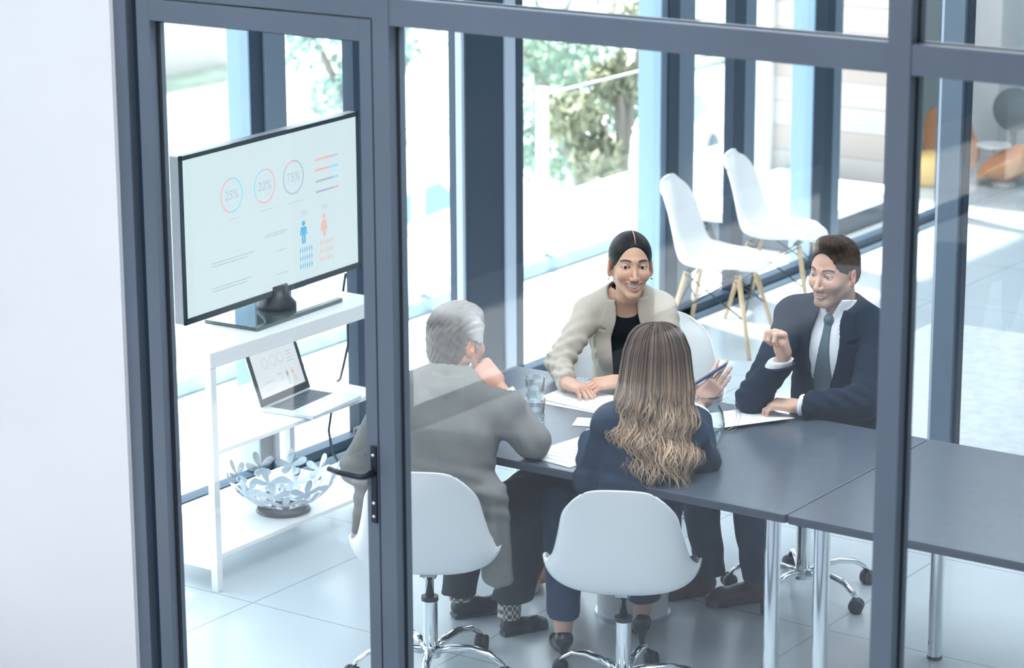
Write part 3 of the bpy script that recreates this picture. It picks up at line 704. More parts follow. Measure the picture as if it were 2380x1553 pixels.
office_chair((-5.22, 8.38, 0), -PI / 2 + .55, math.radians(10), 'wide white tub chair behind the smiling woman in beige', ROWS_B)

# side chairs with timber legs
ROWS_SIDE = [(.225, .402, .09, -.02, .0), (.218, .415, .14, -.045, .0), (.185, .425, .185, -.04, .0), (.12, .425, .215, -.01, .015), (0, .41, .23, 0, .04), (-.10, .41, .23, .02, .055), (-.17, .435, .225, .045, .04), (-.205, .50, .215, .06, .01), (-.225, .58, .205, .06, 0), (-.245, .67, .195, .05, 0), (-.265, .75, .185, .035, -.01), (-.28, .80, .16, .02, -.03), (-.285, .825, .12, .01, -.03)]
def dowel_chair(loc, face, label):
    t = thing('shell_chair', label, 'chair', loc, face - PI / 2, 'white shell chairs with timber legs')
    shell(ROWS_SIDE, 'seat_shell', M['shell'], t)
    for sx, sy in ((-1, 1), (1, 1), (-1, -1), (1, -1)):
        MB().tube([(sx * .13, sy * .13 - .01, .385), (sx * .235, sy * .22 - .01, .0)], [.014, .010], 12).build('leg', M['wood'], t, smooth=True)
    w_ = MB()
    for a, b2 in (((-.15, .12, .38), (.19, .17, .18)), ((.15, .12, .38), (-.19, .17, .18)), ((-.15, -.14, .38), (.19, -.19, .18)), ((.15, -.14, .38), (-.19, -.19, .18)), ((-.15, -.14, .38), (-.19, .17, .18)), ((.15, .12, .38), (.19, -.19, .18)), ((-.15, .12, .38), (-.19, -.19, .18)), ((.15, -.14, .38), (.19, .17, .18))): w_.tube([a, b2], .004, 6)
    w_.box(-.13, .13, -.14, -.11, .385, .395).box(-.13, .13, .09, .12, .385, .395)
    w_.build('wire_brace', M['black'], t)
dowel_chair((-6.43, 11.02, 0), YAW - .36, 'nearer white shell chair with timber legs behind the smiling woman')
dowel_chair((-6.51, 11.76, 0), YAW - .36, 'farther white shell chair with timber legs, right of and behind the other')

# items in the lounge
def lounge_chair(loc, face, label, k_, tall):
    t = thing('lounge_chair', label, 'chair', loc, face - PI / 2, 'low caramel lounge chairs')
    rows = [(.33, .36, .22, -.08, .0), (.28, .38, .27, -.04, .08), (.12, .34, .32, 0, .2), (-.05, .33, .35, .05, .28), (-.2, .38, .36, .14, .25), (-.3, .52, .35, .2, .12), (-.36, .66, .32, .2, .03), (-.40, .66 + .20 * tall, .28, .14, -.02), (-.42, .66 + .30 * tall, .2, .08, -.05)]
    shell([(a_ * k_, (b_ - .26) * k_, c_ * k_, d_ * k_, e_ * k_) for a_, b_, c_, d_, e_ in rows], 'seat_shell', M['caramel'], t)
    MB().lathe([(.16 * k_, 0), (.15 * k_, .01), (.05 * k_, .02), (.04 * k_, .09 * k_)], 24).build('pedestal', M['white'], t, smooth=True)
    return t
lounge_chair((-6.98, 15.45, 0), PI + .5, 'low caramel scoop lounge chair, the lower one at the far right', .52, .2)
lounge_chair((-7.42, 15.62, 0), -PI / 2 + .7, 'tall-backed caramel lounge chair beside the mullion at the far right', .52, 1.2)
o = MB().lathe([(0, 0), (.13, 0), (.16, .03), (.165, .12), (.14, .18), (.07, .205), (0, .21)], 28, Matrix.Translation((-7.36, 15.22, 0))).build('yellow_pouf', M['yellow'], smooth=True); tag(o, 'round yellow pouf beneath the tall caramel chair', 'pouf')
t = thing('side_table', 'small round white side table between the caramel chairs', 'table', (-7.13, 15.62, 0))
MB().lathe([(0, .20), (.11, .20), (.11, .215), (0, .215)], 28).build('tabletop', M['white'], t); MB().lathe([(.08, 0), (.07, .01), (.012, .02), (.012, .20)], 20).build('pedestal', M['white'], t, smooth=True)
M['smoke'] = mat('smoke_grey', (.10, .14, .16), .5)
o = MB().lathe([(0, -.03), (.12, -.03), (.14, -.02), (.14, .02), (.12, .03), (0, .03)], 36, Matrix.Translation((-7.22, 16.1, .36)) @ Matrix.Rotation(PI / 2, 4, 'X')).build('round_panel', M['smoke'], smooth=True)
box('stand', M['smoke'], -7.24, -7.20, 16.09, 16.12, 0, .26, o)
tag(o, 'dark round panel on a stand behind the caramel scoop chair', 'screen')
M['rug'] = mat('speckled_rug', (.72, .77, .79), .95, bump=1.0, bscale=18, noise=.10, nscale=14, detail=8)
o = MB().prism(rpoly(-5.75, 2.4, 9.45, 12.0, .02), 0, .012).build('area_rug', M['rug']); tag(o, 'pale speckled rug on the floor beyond the table at the right', 'rug')
# low planter ledge with a carafe by the far windows
t = thing('window_bench', 'low white bench with a dark top edge along the far windows', 'bench', (-7.45, 13.6, 0))
box('seat_slab', M['white'], -.38, .38, -.62, .62, .12, .18, t, .01); box('plinth', M['frame_dark'], -.34, .34, -.58, .58, 0, .12, t)
t = thing('carafe', 'small glass carafe standing on the white bench by the far windows', 'carafe', (-7.25, 13.3, .18))
MB().lathe([(0, 0), (.045, .0), (.06, .05), (.05, .12), (.018, .17), (.018, .25), (.03, .28)], 24).build('body', M['drink'], t, smooth=True)
MB().lathe([(0, .002), (.04, .002), (.052, .05), (.048, .09), (0, .09)], 24).build('contents', M['yellow'], t, smooth=True)

# things on the table
TZ = .7402
def tumbler(loc, label):
    t = thing('water_glass', label, 'glass', loc, 0, 'water glasses on the table')
    MB().lathe([(0, .0), (.029, .0), (.0305, .004), (.036, .088), (.0345, .088), (.029, .010), (0, .010)], 40).build('tumbler', M['drink'], t, smooth=True)
    MB().lathe([(0, .011), (.0285, .011), (.031, .047), (0, .047)], 40).build('water', M['water'], t, auto=50)
tumbler((-5.005, 7.325, TZ), 'nearer glass of water by the grey-haired man\'s elbow')
tumbler((-5.16, 7.55, TZ), 'farther glass of water beside the sheet under the clasped hands')
t = thing('water_jug', 'clear glass water jug with a handle right of the long-haired woman', 'jug', (-4.365, 7.40, TZ), YAW)
JS = Matrix.Scale(.9, 4)
MB().lathe([(0, 0), (.042, 0), (.046, .006), (.060, .05), (.066, .095), (.058, .135), (.043, .165), (.043, .185), (.051, .205), (.0495, .206), (.041, .186), (.041, .165), (.056, .133), (.064, .095), (.058, .05), (.043, .010), (0, .010)], 48, JS).build('body', M['drink'], t, smooth=True)
MB().lathe([(0, .011), (.043, .011), (.0575, .05), (.0615, .08), (0, .08)], 48, JS).build('water', M['water'], t, auto=50)
MB().tube([(.040, 0, .155), (.068, 0, .167), (.095, 0, .149), (.104, 0, .108), (.09, 0, .068), (.056, 0, .050)], [.007, .007, .0075, .0075, .007, .006], 12).build('handle', M['drink'], t, smooth=True)
def sheet(loc, w_, d_, rz, label, lines=8, curl=0):
    t = thing('paper_sheet', label, 'paper', loc, rz, 'paper sheets on the table')
    MB().grid(lambda a, c: Vector(((a - .5) * w_, (c - .5) * d_, .0012 + curl * (a ** 3))), 12, 4).build('page', M['paper'], t, solid=.0012)
    mb = MB()
    if lines:
        for i in range(lines): mb.box(-w_ * .38, w_ * rnd.uniform(.1, .38), -d_ * .4 + i * d_ * .8 / lines, -d_ * .4 + i * d_ * .8 / lines + .002, .0022, .0024)
        mb.build('printed_lines', M['ink'], t)
sheet((-5.02, 7.64, TZ), .30, .21, .0, 'white sheet under the smiling woman\'s hands')
sheet((-5.00, 7.655, TZ + .003), .28, .20, -.12, 'second white sheet, slightly turned, on top of the one under the hands', 5)
sheet((-4.70, 7.12, TZ), .21, .297, -.15, 'white sheet half hidden under the long-haired woman\'s left arm')
sheet((-4.44, 7.76, TZ), .21, .297, -.55, 'white printed sheet right of the water jug by the suited man', 12, .012)
sheet((-4.83, 7.44, TZ), .15, .10, .4, 'small white note hidden behind the long hair')
# bin under the table
t = thing('waste_bin', 'white cylindrical bin standing under the meeting table', 'bin', (-4.79, 7.62, 0))
MB().lathe([(.125, .012), (.13, .30), (.126, .30), (.12, .02), (0, .02)], 40).build('body', M['white'], t, smooth=True, auto=40)
MB().lathe([(.134, 0), (.134, .014), (0, .014)], 40).build('foot_ring', M['steel'], t)

# ================================================================== PEOPLE
class Fr:
    """local frame: x = subject's right, y = forward, z = up"""
    def __init__(s, o, fwd, upv=(0, 0, 1)):
        f = np.array(fwd, float); f /= np.linalg.norm(f); u = np.array(upv, float); u = u - f * (u @ f); u /= np.linalg.norm(u)
        s.o = np.array(o, np.float32); s.A = np.stack([np.cross(f, u), f, u], 1).astype(np.float32)
    def inv(s, P): return (P - s.o) @ s.A
    def pt(s, p): return s.A @ np.array(p, np.float32) + s.o
class FrU(Fr):
    """same, keeping the up axis exact and making forward square to it"""
    def __init__(s, o, fwd, upv):
        u = np.array(upv, float); u /= np.linalg.norm(u); f = np.array(fwd, float); f = f - u * (f @ u); f /= np.linalg.norm(f)
        s.o = np.array(o, np.float32); s.A = np.stack([np.cross(f, u), f, u], 1).astype(np.float32)
def moved(mesh, fr): v, f = mesh; return (v @ fr.A.T + fr.o, f)
def sstep(a, b, x): t = np.clip((x - a) / (b - a), 0, 1); return t * t * (3 - 2 * t)

# ---- hands: wrist at the origin, fingers along +y, palm facing -z, thumb on the +x side (side=1) or -x side (side=-1)
def hand_fn(side, curls, spread=.06, thumb=(.6, .3), sc=1.0, k=.006):
    ch = []
    for i, (mx_, my, ls) in enumerate(((.031, .084, (.038, .024, .018)), (.010, .090, (.043, .028, .019)), (-.011, .088, (.040, .026, .018)), (-.030, .080, (.031, .020, .016)))):
        c = curls[i]; ang = 0; p = np.array([mx_, my, 0.0]); pts = [p]; sx = (1.5 - i) * spread
        for j, L_ in enumerate(ls):
            ang += c * (1.0, 1.15, .8)[j]
            p = p + L_ * np.array([math.sin(sx), math.cos(ang) * math.cos(sx), -math.sin(ang)]); pts.append(p)
        ch.append((pts, [.0088, .0082, .0075, .0065] if i < 3 else [.0078, .0070, .0064, .0056]))
    a, b2 = thumb
    t0 = np.array([.022, .018, -.006]); t1 = t0 + .040 * np.array([math.sin(a), math.cos(a), -.35]); t2 = t1 + .032 * np.array([math.sin(a - b2), math.cos(a - b2), -.35]); t3 = t2 + .026 * np.array([math.sin(a - 1.6 * b2), math.cos(a - 1.6 * b2), -.35])
    ch.append(([t0, t1, t2, t3], [.014, .0115, .0095, .0075]))
    def fn(P):
        q = P / sc; q = q * np.array([side, 1, 1], np.float32)
        d = rbox(q, (0, .050, 0), (.040, .046, .0135), .013)
        d = smin(d, ell(q, (.018, .035, -.008), (.024, .036, .014)), .01)
        d = smin(d, caps(q, (0, -.03, 0), (0, .02, 0), .024, .026), .02)
        for pts, rs in ch[:4]: d = smin(d, chain(q, pts, rs, .004), k)
        d = smin(d, chain(q, ch[4][0], ch[4][1], .006), .010)
        return d * sc
    return fn
def hand_mesh(fr, side, curls, h=.0024, **kw):
    return moved(solid_mesh(hand_fn(side, curls, **kw), (-.10, -.05, -.11), (.10, .21, .06), h), fr)

# ---- heads
SKULL = dict(c=(0, -.012, .030), r=(.0745, .094, .086))
def head_fn(kind, smile=False, jaw=1.0, eyes=True, ear=True):
    male = kind == 'm'
    def fn(P):
        ax = P.copy(); ax[:, 0] = np.abs(ax[:, 0])
        d = ell(P, SKULL['c'], SKULL['r'])
        d = smin(d, ell(P, (0, .024, -.028), ((.057 if male else .0545) * jaw, .062, .080)), .03)
        d = smin(d, caps(ax, ((.050 if male else .045) * jaw, -.004, -.052), ((.016 if male else .009) * jaw, .064, -.102), .017, .013), .026)
        d = smin(d, ell(P, (0, .070, -.102), (.015 if not male else .024, .015, .014)), .018)
        d = smin(d, ell(ax, (.036, .056, -.030), (.024, .026, .024) if not smile else (.026, .030, .024)), .02)
        d = smin(d, caps(ax, (.008, .080, .020), (.036, .068, .019), .008, .006), .016 if not male else .012)
        # neck
        nr = .046 if not male else .059
        d = smin(d, caps(P, (0, -.024, -.06), (0, -.040, -.115), nr, nr * .96), .025)
        # sockets
        d = smax(d, -ell(ax, (.031, .092, .002), (.019, .018, .013)), .012)
        # nose
        d = smin(d, caps(P, (0, .080, .008), (0, .1025 if not male else .1045, -.037), .0060, .0082), .010)
        d = smin(d, ell(P, (0, .101 if not male else .103, -.041), (.0095, .0095, .0080)), .006)
        d = smin(d, ell(ax, (.0120, .0925, -.043), (.0065, .010, .007)), .006)
        d = smax(d, -ell(ax, (.006, .100, -.051), (.0035, .006, .003)), .002)
        if eyes:
            e = np.sqrt(((ax - V3(.031, .0675, .000)) ** 2).sum(1)) - .0145
            d = smin(d, e, .004)
            dx = (ax[:, 0] - .031) / .0162
            hh = (.0050 if not smile else .0052) * np.clip(1 - dx * dx, 0, 1) - np.clip(np.abs(dx) - 1, 0, 9) * .02
            al = np.maximum(np.abs(P[:, 2] + .0004 - .0008 * dx) - hh, .060 - P[:, 1])
            d = smax(d, -al, .0012)
        # mouth
        x = P[:, 0]; x2 = x * x
        if smile:
            d = smin(d, chain(ax, [V3(0, .0895, -.0585), V3(.014, .0870, -.0575), V3(.031, .0735, -.0530)], [.0042, .0038, .0018], .003), .006)
            d = smin(d, chain(ax, [V3(0, .0870, -.0825), V3(.014, .0845, -.0785), V3(.030, .0730, -.0580)], [.0055, .0048, .0018], .003), .006)
            up_ = P[:, 2] - (-.0618 + 6.5 * x2); lo_ = (-.0775 + 22 * x2) - P[:, 2]
            op = np.maximum(np.maximum(up_, lo_), np.maximum(np.abs(x) - .0310, .062 - P[:, 1]))
            d = smax(d, -op, .0015)
        else:
            d = smin(d, chain(ax, [V3(0, .0905, -.0655), V3(.010, .0885, -.0650), V3(.024, .078, -.0675)], [.0050, .0045, .002], .003), .006)
            d = smin(d, chain(ax, [V3(0, .0895, -.0750), V3(.010, .0875, -.0740), V3(.023, .078, -.0690)], [.0056, .005, .002], .003), .006)
            d = smax(d, -caps(ax, (0, .0965, -.0703), (.024, .083, -.0690), .0022), .002)
        if ear:
            rt_ = rotm(.15, 0, -.35)
            ea = ell(ax, (.0765, -.012, -.012), (.0075, .0175, .031), rt_)
            ea = smax(ea, -ell(ax, (.086, -.006, -.008), (.008, .010, .017), rt_), .004)
            ea = smin(ea, ell(ax, (.074, -.006, -.038), (.006, .009, .010)), .006)
            d = smin(d, ea, .004)
        return d
    return fn
def skin_col(base, lip, brow, hairline=None, stubble=None, smile=False):
    base = np.array(base)
    def fn(v):
        c = np.tile(base, (len(v), 1)); x = np.abs(v[:, 0]); y = v[:, 1]; z = v[:, 2]
        def mixin(c, col, m): return c * (1 - m[:, None]) + np.array(col) * m[:, None]
        ck = np.exp(-(((x - .040) / .020) ** 2 + ((z + .030) / .020) ** 2)) * (y > .03) * .35
        c = mixin(c, base * np.array([1.0, .72, .70]), ck)
        er = sstep(.071, .078, x) * (np.abs(z + .01) < .06) * .6; c = mixin(c, base * np.array([1.12, .68, .62]), er)
        ns = np.exp(-((x / .014) ** 2 + ((z + .042) / .012) ** 2)) * (y > .09) * .25; c = mixin(c, base * np.array([1.0, .75, .70]), ns)
        if stubble is not None:
            st = sstep(-.028, -.052, z + .25 * np.clip(.045 - x, -.05, .02)) * sstep(.0, .02, y) * (1 - sstep(.0, 1, np.exp(-((x / .020) ** 2 + ((z + .070) / .007) ** 2)))) 
            mu = np.exp(-((x / .026) ** 2 + ((z + .057) / .006) ** 2)) * (y > .06)
            c = mixin(c, stubble, np.clip(st * .55 + mu * .4, 0, .75) * sstep(-.14, -.118, z))
        if smile:
            lz = np.where(z > -.0695 + 14 * x * x, (z - (-.0618 + 6.5 * x * x)) / (.0068 - 5 * x * x), ((-.0775 + 22 * x * x) - z) / (.0085 - 4 * x * x))
            lm = (lz > -.25) & (lz < 1) & (x < .0325) & (y > .066); c = mixin(c, lip, lm * .9)
            # lips darker at the corner of the mouth, interior dark red
            inn = (z < -.0618 + 6.5 * x * x - .001) & (z > -.0775 + 22 * x * x + .001) & (x < .031) & (y > .05) & (y < .0865 - 13 * x * x); c = mixin(c, (.16, .05, .05), inn * 1.0)
        else:
            lm = np.exp(-(np.clip(x / .024, 0, 9) ** 6)) * np.exp(-(((z + .0700) / .0085) ** 4)) * (y > .075); c = mixin(c, lip, lm * .75)
        bz = .0215 + .004 * np.sin(np.clip((x - .012) / .036, 0, 1) * 2.6) - np.clip(x - .040, 0, 1) * .35
        bm = np.exp(-(((z - bz) / (.0040 - .03 * np.clip(x - .03, 0, 1))) ** 4)) * sstep(.011, .016, x) * (1 - sstep(.046, .053, x)) * (y > .045); c = mixin(c, brow, np.clip(bm * 1.15, 0, 1))
        dx = (x - .031) / .0168; hh = .0056 * np.clip(1 - dx * dx, 0, 1)
        rim = np.exp(-((np.abs(z + .0004) - hh) / .0017) ** 2) * (np.abs(dx) < 1.02) * (y > .062) * (y < .092); up_l = rim * np.where(z > 0, .95, .35)
        c = mixin(c, (.03, .018, .015), np.clip(up_l, 0, 1))
        return c
    return fn
def eyes(parent, fr, gaze, iris=(.07, .04, .025)):
    g = np.array(gaze, float); g /= np.linalg.norm(g)
    for s_ in (-1, 1):
        def col(v, s_=s_):
            q = (v - fr.o) @ fr.A - np.array([s_ * .031, .0675, 0]); q /= np.linalg.norm(q, axis=1)[:, None]; a = q @ g
            c = np.tile(np.array([.62, .60, .58]), (len(v), 1)); c[a > .868] = iris; c[a > .968] = (.008, .008, .008); return c
        m_ = solid_mesh(lambda P, s_=s_: np.sqrt(((P - V3(s_ * .031, .0675, 0)) ** 2).sum(1)) - .0128, (s_ * .031 - .016, .05, -.016), (s_ * .031 + .016, .084, .016), .0012)
        np_obj('eye', [moved(m_, fr)], M['eye'], parent, 1, col)

def torso_fn(sw, cw, cd, ww, bust=0, sr=.050, L=1.0):
    def fn(q):
        a = q.copy(); a[:, 0] = np.abs(a[:, 0])
        d = ell(q, (0, 0, -.17 * L), (cw, cd, .19 * L))
        d = smin(d, caps(a, (0, 0, -.05), (sw, -.005, -.062), sr), .04)
        d = smin(d, caps(a, (0, -.01, .035), (sw * .8, -.01, -.035), .040, .038), .03)
        d = smin(d, ell(q, (0, 0, -.37 * L), (ww, cd * .9, .17 * L)), .06)
        d = smin(d, ell(q, (0, -.005, -.52 * L), (ww * 1.14, cd * 1.02, .12 * L)), .05)
        if bust: d = smin(d, ell(a, (.062, cd * .75, -.19), (bust, bust * .85, bust)), .03)
        return d
    return fn

def person(name, label, hub):
    return thing('person', label, 'person', (hub[0], hub[1], 0), YAW)

# ------------------------------------------------ 1 smiling woman in the beige blazer (faces the camera, leaning on the table)
pB = person('B', 'smiling dark-haired woman in a beige blazer over a black top, hands clasped on the table', (-5.2, 8.3))
hB = Fr((-.045, -.285, 1.152), (.13, -.97, .07), (.02, .14, 1))
tB = FrU((-.060, -.205, 1.005), (.04, -1, 0), (-.03, -.30, .80))
T0 = torso_fn(.128, .125, .088, .115, .050, .045, .92)
skB, lipB, brB = (.62, .37, .255), (.50, .20, .17), (.035, .022, .018)
head = head_fn('f', True, .97)
mh = moved(solid_mesh(head, (-.095, -.12, -.165), (.095, .125, .13), .0017), hB)
# arms (image left arm is her right arm)
armR_B = [(-.19, -.20, .955), (-.305, -.345, .80), (-.285, -.545, .785)]
armL_B = [(.082, -.215, .935), (.10, -.36, .79), (-.085, -.545, .782)]
frHR = Fr((-.280, -.560, .784), (.60, -.62, -.10), (.1, .1, 1)); frHL = Fr((-.095, -.553, .788), (-.93, -.28, -.05), (-.05, -.25, 1))
parts = [mh, hand_mesh(frHR, -1, (.45, .5, .55, .6), sc=.92, thumb=(.7, .4)), hand_mesh(frHL, 1, (.38, .36, .36, .40), sc=.92, spread=.05, thumb=(.5, .3))]
inner = lambda P: np.minimum(smin(smin(smin(T0(tB.inv(P)) + .002 + .02 * sstep(-.08, -.16, tB.inv(P)[:, 2]), caps(P, hB.pt((0, -.028, -.08)), tB.pt((0, -.005, -.02)), .045, .050), .03), chain(P, [V3(*p) for p in armR_B], [.036, .032, .024]), .02), chain(P, [V3(*p) for p in armL_B], [.036, .032, .024]), .02),
    np.minimum(chain(P, [V3(-.09, .05, .47), V3(-.26, -.36, .50), V3(-.355, -.47, .10), V3(-.37, -.53, .045)], [.075, .052, .034, .026]), chain(P, [V3(.05, .05, .47), V3(-.16, -.36, .50), V3(-.25, -.42, .10), V3(-.26, -.48, .045)], [.075, .052, .034, .026])))
parts.append(solid_mesh(inner, (-.48, -.72, .0), (.24, .24, 1.02), .008))
hc = skin_col(skB, lipB, brB, smile=True)
def colB(v):
    q = (v - hB.o) @ hB.A; c = hc(q); far = (np.linalg.norm(q, axis=1) > .17); c[far] = skB
    for fh in (frHR, frHL):   # knuckles and nails a touch pinker
        qq = (v - fh.o) @ fh.A; nr_ = (np.abs(qq[:, 1] - .085) < .012) & (np.abs(qq[:, 0]) < .05) & (np.abs(qq[:, 2]) < .03); c[nr_] = np.array(skB) * (1.0, .84, .82)
    return c
np_obj('body', parts, M['skin_a'], pB, 1, colB)
eyes(pB, hB, (.16, .96, -.02), (.05, .028, .018))
tm = MB()
def _tooth(u, w_):
    x = (u - .5) * .058; gr = .0009 * abs(math.sin(PI * x / .0062)); y = .0822 - 13.5 * x * x - gr - .004 * w_ * w_
    zt = -.0600 + 6.5 * x * x; zb = max(zt - .0160, -.0775 + 22 * x * x) - .0004
    return Vector((x, y, zt + (zb - zt) * w_))
tm.grid(_tooth, 90, 8)
TB4 = Matrix([list(hB.A[i]) + [float(hB.o[i])] for i in range(3)] + [[0, 0, 0, 1]])
te = tm.build('teeth', M['teeth'], pB, smooth=True, solid=.002); te.matrix_local = TB4
def hairB(P):
    ax = P.copy(); ax[:, 0] = np.abs(ax[:, 0])
    d = ell(P, (0, -.014, .031), (.0795, .099, .0905))
    d = smin(d, ell(P, (0, -.055, -.03), (.064, .050, .055)), .03)
    d = smin(d, ell(P, (0, -.105, -.055), (.040, .034, .036)), .012)
    d = smax(d, -ell(P, (0, .092, -.040), (.0665, .088, .112)), .010)
    d = np.maximum(d, -ell(ax, (.080, -.004, -.020), (.016, .024, .036)))
    d = smax(d, -caps(P, (0, .08, .125), (0, .0, .124), .0035), .003)
    return d + .0005 * np.sin(ax[:, 0] * 1100 + 160 * ax[:, 1]) + .0008
solid('hair', lambda P: hairB(hB.inv(P)), hB.o + V3(-.13, -.13, -.12), hB.o + V3(.13, .16, .15), .0022, M['hair_black'], pB)
pt_ = [hB.pt(p_).tolist() for p_ in ((0, .083, .0865), (0, .066, .106), (0, .040, .1185), (0, .010, .1235), (0, -.02, .1240))]
MB().tube(pt_, [.0012, .0020, .0020, .0018, .0008], 8).build('hair_parting', mat('scalp', (.50, .30, .22), .6), pB, smooth=True)
for s_ in (-1, 1):
    p = hB.pt((s_ * .0795, .0, -.052)); MB().lathe([(0, -.005), (.004, -.003), (.005, 0), (.004, .003), (0, .005)], 12, Matrix.Translation(Vector(p.tolist()))).build('earring', M['gold'], pB, smooth=True)
# garments
VB = lambda q: .044 + .022 * sstep(-.02, -.12, q[:, 2]) - .012 * sstep(-.15, -.40, q[:, 2])
def top_B(P):
    q = tB.inv(P); d = T0(q) - .001
    return smax(d, -ell(q, (0, .055, .040), (.078, .085, .080)), .006)
solid('top', top_B, (-.32, -.42, .50), (.20, .12, 1.08), .006, M['black_top'], pB)
def lapel_fn(T, tf, wf, off, z1, lw0, notch=True):
    def fn(P):
        q = tf.inv(P); a = np.abs(q[:, 0]); w_ = wf(q); z = q[:, 2]
        lw = lw0 * sstep(z1, z1 + .22, z) * (1 - .25 * sstep(-.06, .0, z)); dT = T(q)
        d = np.maximum(dT - off - .0075, -(dT - off + .006))
        d = np.maximum(d, np.maximum(a - w_ - lw, w_ - .004 - a))
        d = np.maximum(np.maximum(d, -q[:, 1] - .01), np.maximum(z1 - z, z - .025))
        if notch:
            nz = -.080 + .30 * (a - w_ - lw * .45); d = np.maximum(d, -np.maximum(np.abs(z - nz) - .0045 - .10 * np.clip(a - w_ - lw * .5, 0, 1), w_ + lw * .45 - a))
        return d
    return fn
def blazer_B(P):
    q = tB.inv(P); a = np.abs(q[:, 0]); w_ = VB(q)
    d = T0(q) - .012
    pad = ell(np.stack([a, q[:, 1], q[:, 2]], 1), (.128, -.005, -.045), (.062, .052, .038)); d = smin(d, pad, .02)
    d = smax(d, -np.maximum(np.maximum(a - w_, -q[:, 1] + .01), -(q[:, 2] + .75)), .003)
    d = smax(d, -ell(q, (0, .025, .060), (.070, .076, .070)), .006)
    sl = np.minimum(chain(P, [V3(*p) for p in armR_B], [.054, .046, .037], .03), chain(P, [V3(*p) for p in armL_B], [.054, .046, .037], .03))
    cr = .004 * np.sin(P @ V3(90, 60, 120)) * np.exp(-((P[:, 2] - .82) / .06) ** 2) + .0035 * np.sin(P @ V3(-60, 110, 80)) * np.exp(-((P[:, 2] - .86) / .09) ** 2)
    d = smin(d, sl, .020) + .003 * wob(P, 48, 3) + cr
    c1 = plane(P, frHR.pt((0, -.008, 0)), frHR.A[:, 1] * .6 + V3(.2, -.8, 0)); near = np.sqrt(((P - frHR.o) ** 2).sum(1)) - .09
    d = np.maximum(d, np.where(near < .05, c1, -1))
    c2 = plane(P, frHL.pt((0, -.012, 0)), frHL.A[:, 1]); near2 = np.sqrt(((P - frHL.o) ** 2).sum(1)) - .07
    return np.maximum(d, np.where(near2 < .05, c2, -1))
solid('lapels', lapel_fn(T0, tB, VB, .012, -.42, .050), (-.30, -.42, .50), (.20, .05, 1.08), .0035, M['blazer'], pB)
solid('blazer', blazer_B, (-.42, -.66, .50), (.22, .13, 1.10), .0045, M['blazer'], pB)
skirt = lambda P: smin(smin(caps(P, (-.09, .08, .47), (-.23, -.28, .505), .095, .075), caps(P, (.06, .08, .47), (-.13, -.28, .505), .095, .075), .05), ell(P, (0, .10, .52), (.16, .14, .13)), .05)
solid('skirt', skirt, (-.38, -.42, .36), (.22, .28, .70), .010, M['black_top'], pB)
def pump_fn(q, sole=.0):
    d = chain(q, [V3(0, -.005, .098), V3(0, .045, .085), V3(0, .125, .042), V3(0, .175, .026), V3(0, .225, .018)], [.033, .031, .033, .034, .016], .02)
    d = smax(d, -ell(q, (0, .078, .132), (.027, .100, .046), rotm(-.42)), .006)
    d = np.maximum(d, -(q[:, 2] - (.002 + .0) ))
    hl = caps(q, (0, -.012, .085), (0, -.004, .004), .017, .0055); hl = np.maximum(hl, -q[:, 2])
    return smin(d, hl, .012)
def pump(parent, o, fwd, m, sc=1.0):
    fr = Fr(o, fwd); solid('shoe', lambda P: pump_fn(fr.inv(P)), np.array(o) + V3(-.25, -.25, -.005), np.array(o) + V3(.25, .25, .15), .0042, m, parent)
M['nude'] = mat('nude_patent', (.62, .46, .40), .3)
pump(pB, (-.375, -.40, 0), (-.25, -1, 0), M['nude']); pump(pB, (-.265, -.35, 0), (-.2, -1, 0), M['nude'])

# ------------------------------------------------ 2 man in the dark suit (right, looks to the left)
pR = person('R', 'bearded man in a dark navy suit and grey tie, fist raised, looking left', (-4.418, 8.099))
hR = Fr((.125, .010, 1.198), (-.66, -.74, -.06), (.0, -.05, 1))
tR = FrU((.150, .045, 1.050), (-.52, -.85, 0), (.0, -.10, .80))
T1 = torso_fn(.165, .155, .108, .150, 0, .060, 1.0)
skR, lipR, brR = (.64, .40, .30), (.52, .27, .23), (.10, .06, .04)
head = head_fn('m', False, 1.08)
armRR = [tR.pt((.165, 0, -.065)), V3(-.165, -.165, .785), V3(-.070, -.262, .955)]
armLR = [tR.pt((-.165, 0, -.065)), V3(.215, -.215, .785), V3(-.010, -.265, .787)]
frR1 = Fr((-.072, -.266, .965), (-.22, -.10, .95), (.75, .45, .2)); frR2 = Fr((-.022, -.266, .786), (-.95, .38, .0), (.0, -.1, 1))
inner = lambda P: np.minimum(smin(smin(smin(T1(tR.inv(P)) + .025, caps(P, hR.pt((0, -.028, -.08)), tR.pt((0, -.005, -.02)), .056, .056), .03), chain(P, armRR, [.042, .036, .026]), .02), chain(P, armLR, [.042, .036, .026]), .02),
    np.minimum(chain(P, [V3(-.05, .06, .47), V3(-.36, -.19, .50), V3(-.285, .01, .10)], [.08, .055, .036]), chain(P, [V3(.06, .02, .47), V3(-.185, -.25, .50), V3(-.125, -.06, .10)], [.08, .055, .036])))
parts = [moved(solid_mesh(head, (-.095, -.12, -.165), (.095, .13, .13), .0019), hR), hand_mesh(frR1, -1, (1.15, 1.2, 1.25, 1.25), thumb=(.25, .5)), hand_mesh(frR2, 1, (.5, .6, .65, .7), sc=.95), solid_mesh(inner, (-.48, -.40, .02), (.42, .26, 1.06), .009)]
hcR = skin_col(skR, lipR, brR, stubble=(.22, .13, .085))
def colR(v):
    q = (v - hR.o) @ hR.A; c = hcR(q); c[np.linalg.norm(q, axis=1) > .17] = skR; return c
np_obj('body', parts, M['skin_a'], pR, 1, colR); eyes(pR, hR, (.05, .97, -.2), (.10, .14, .16))
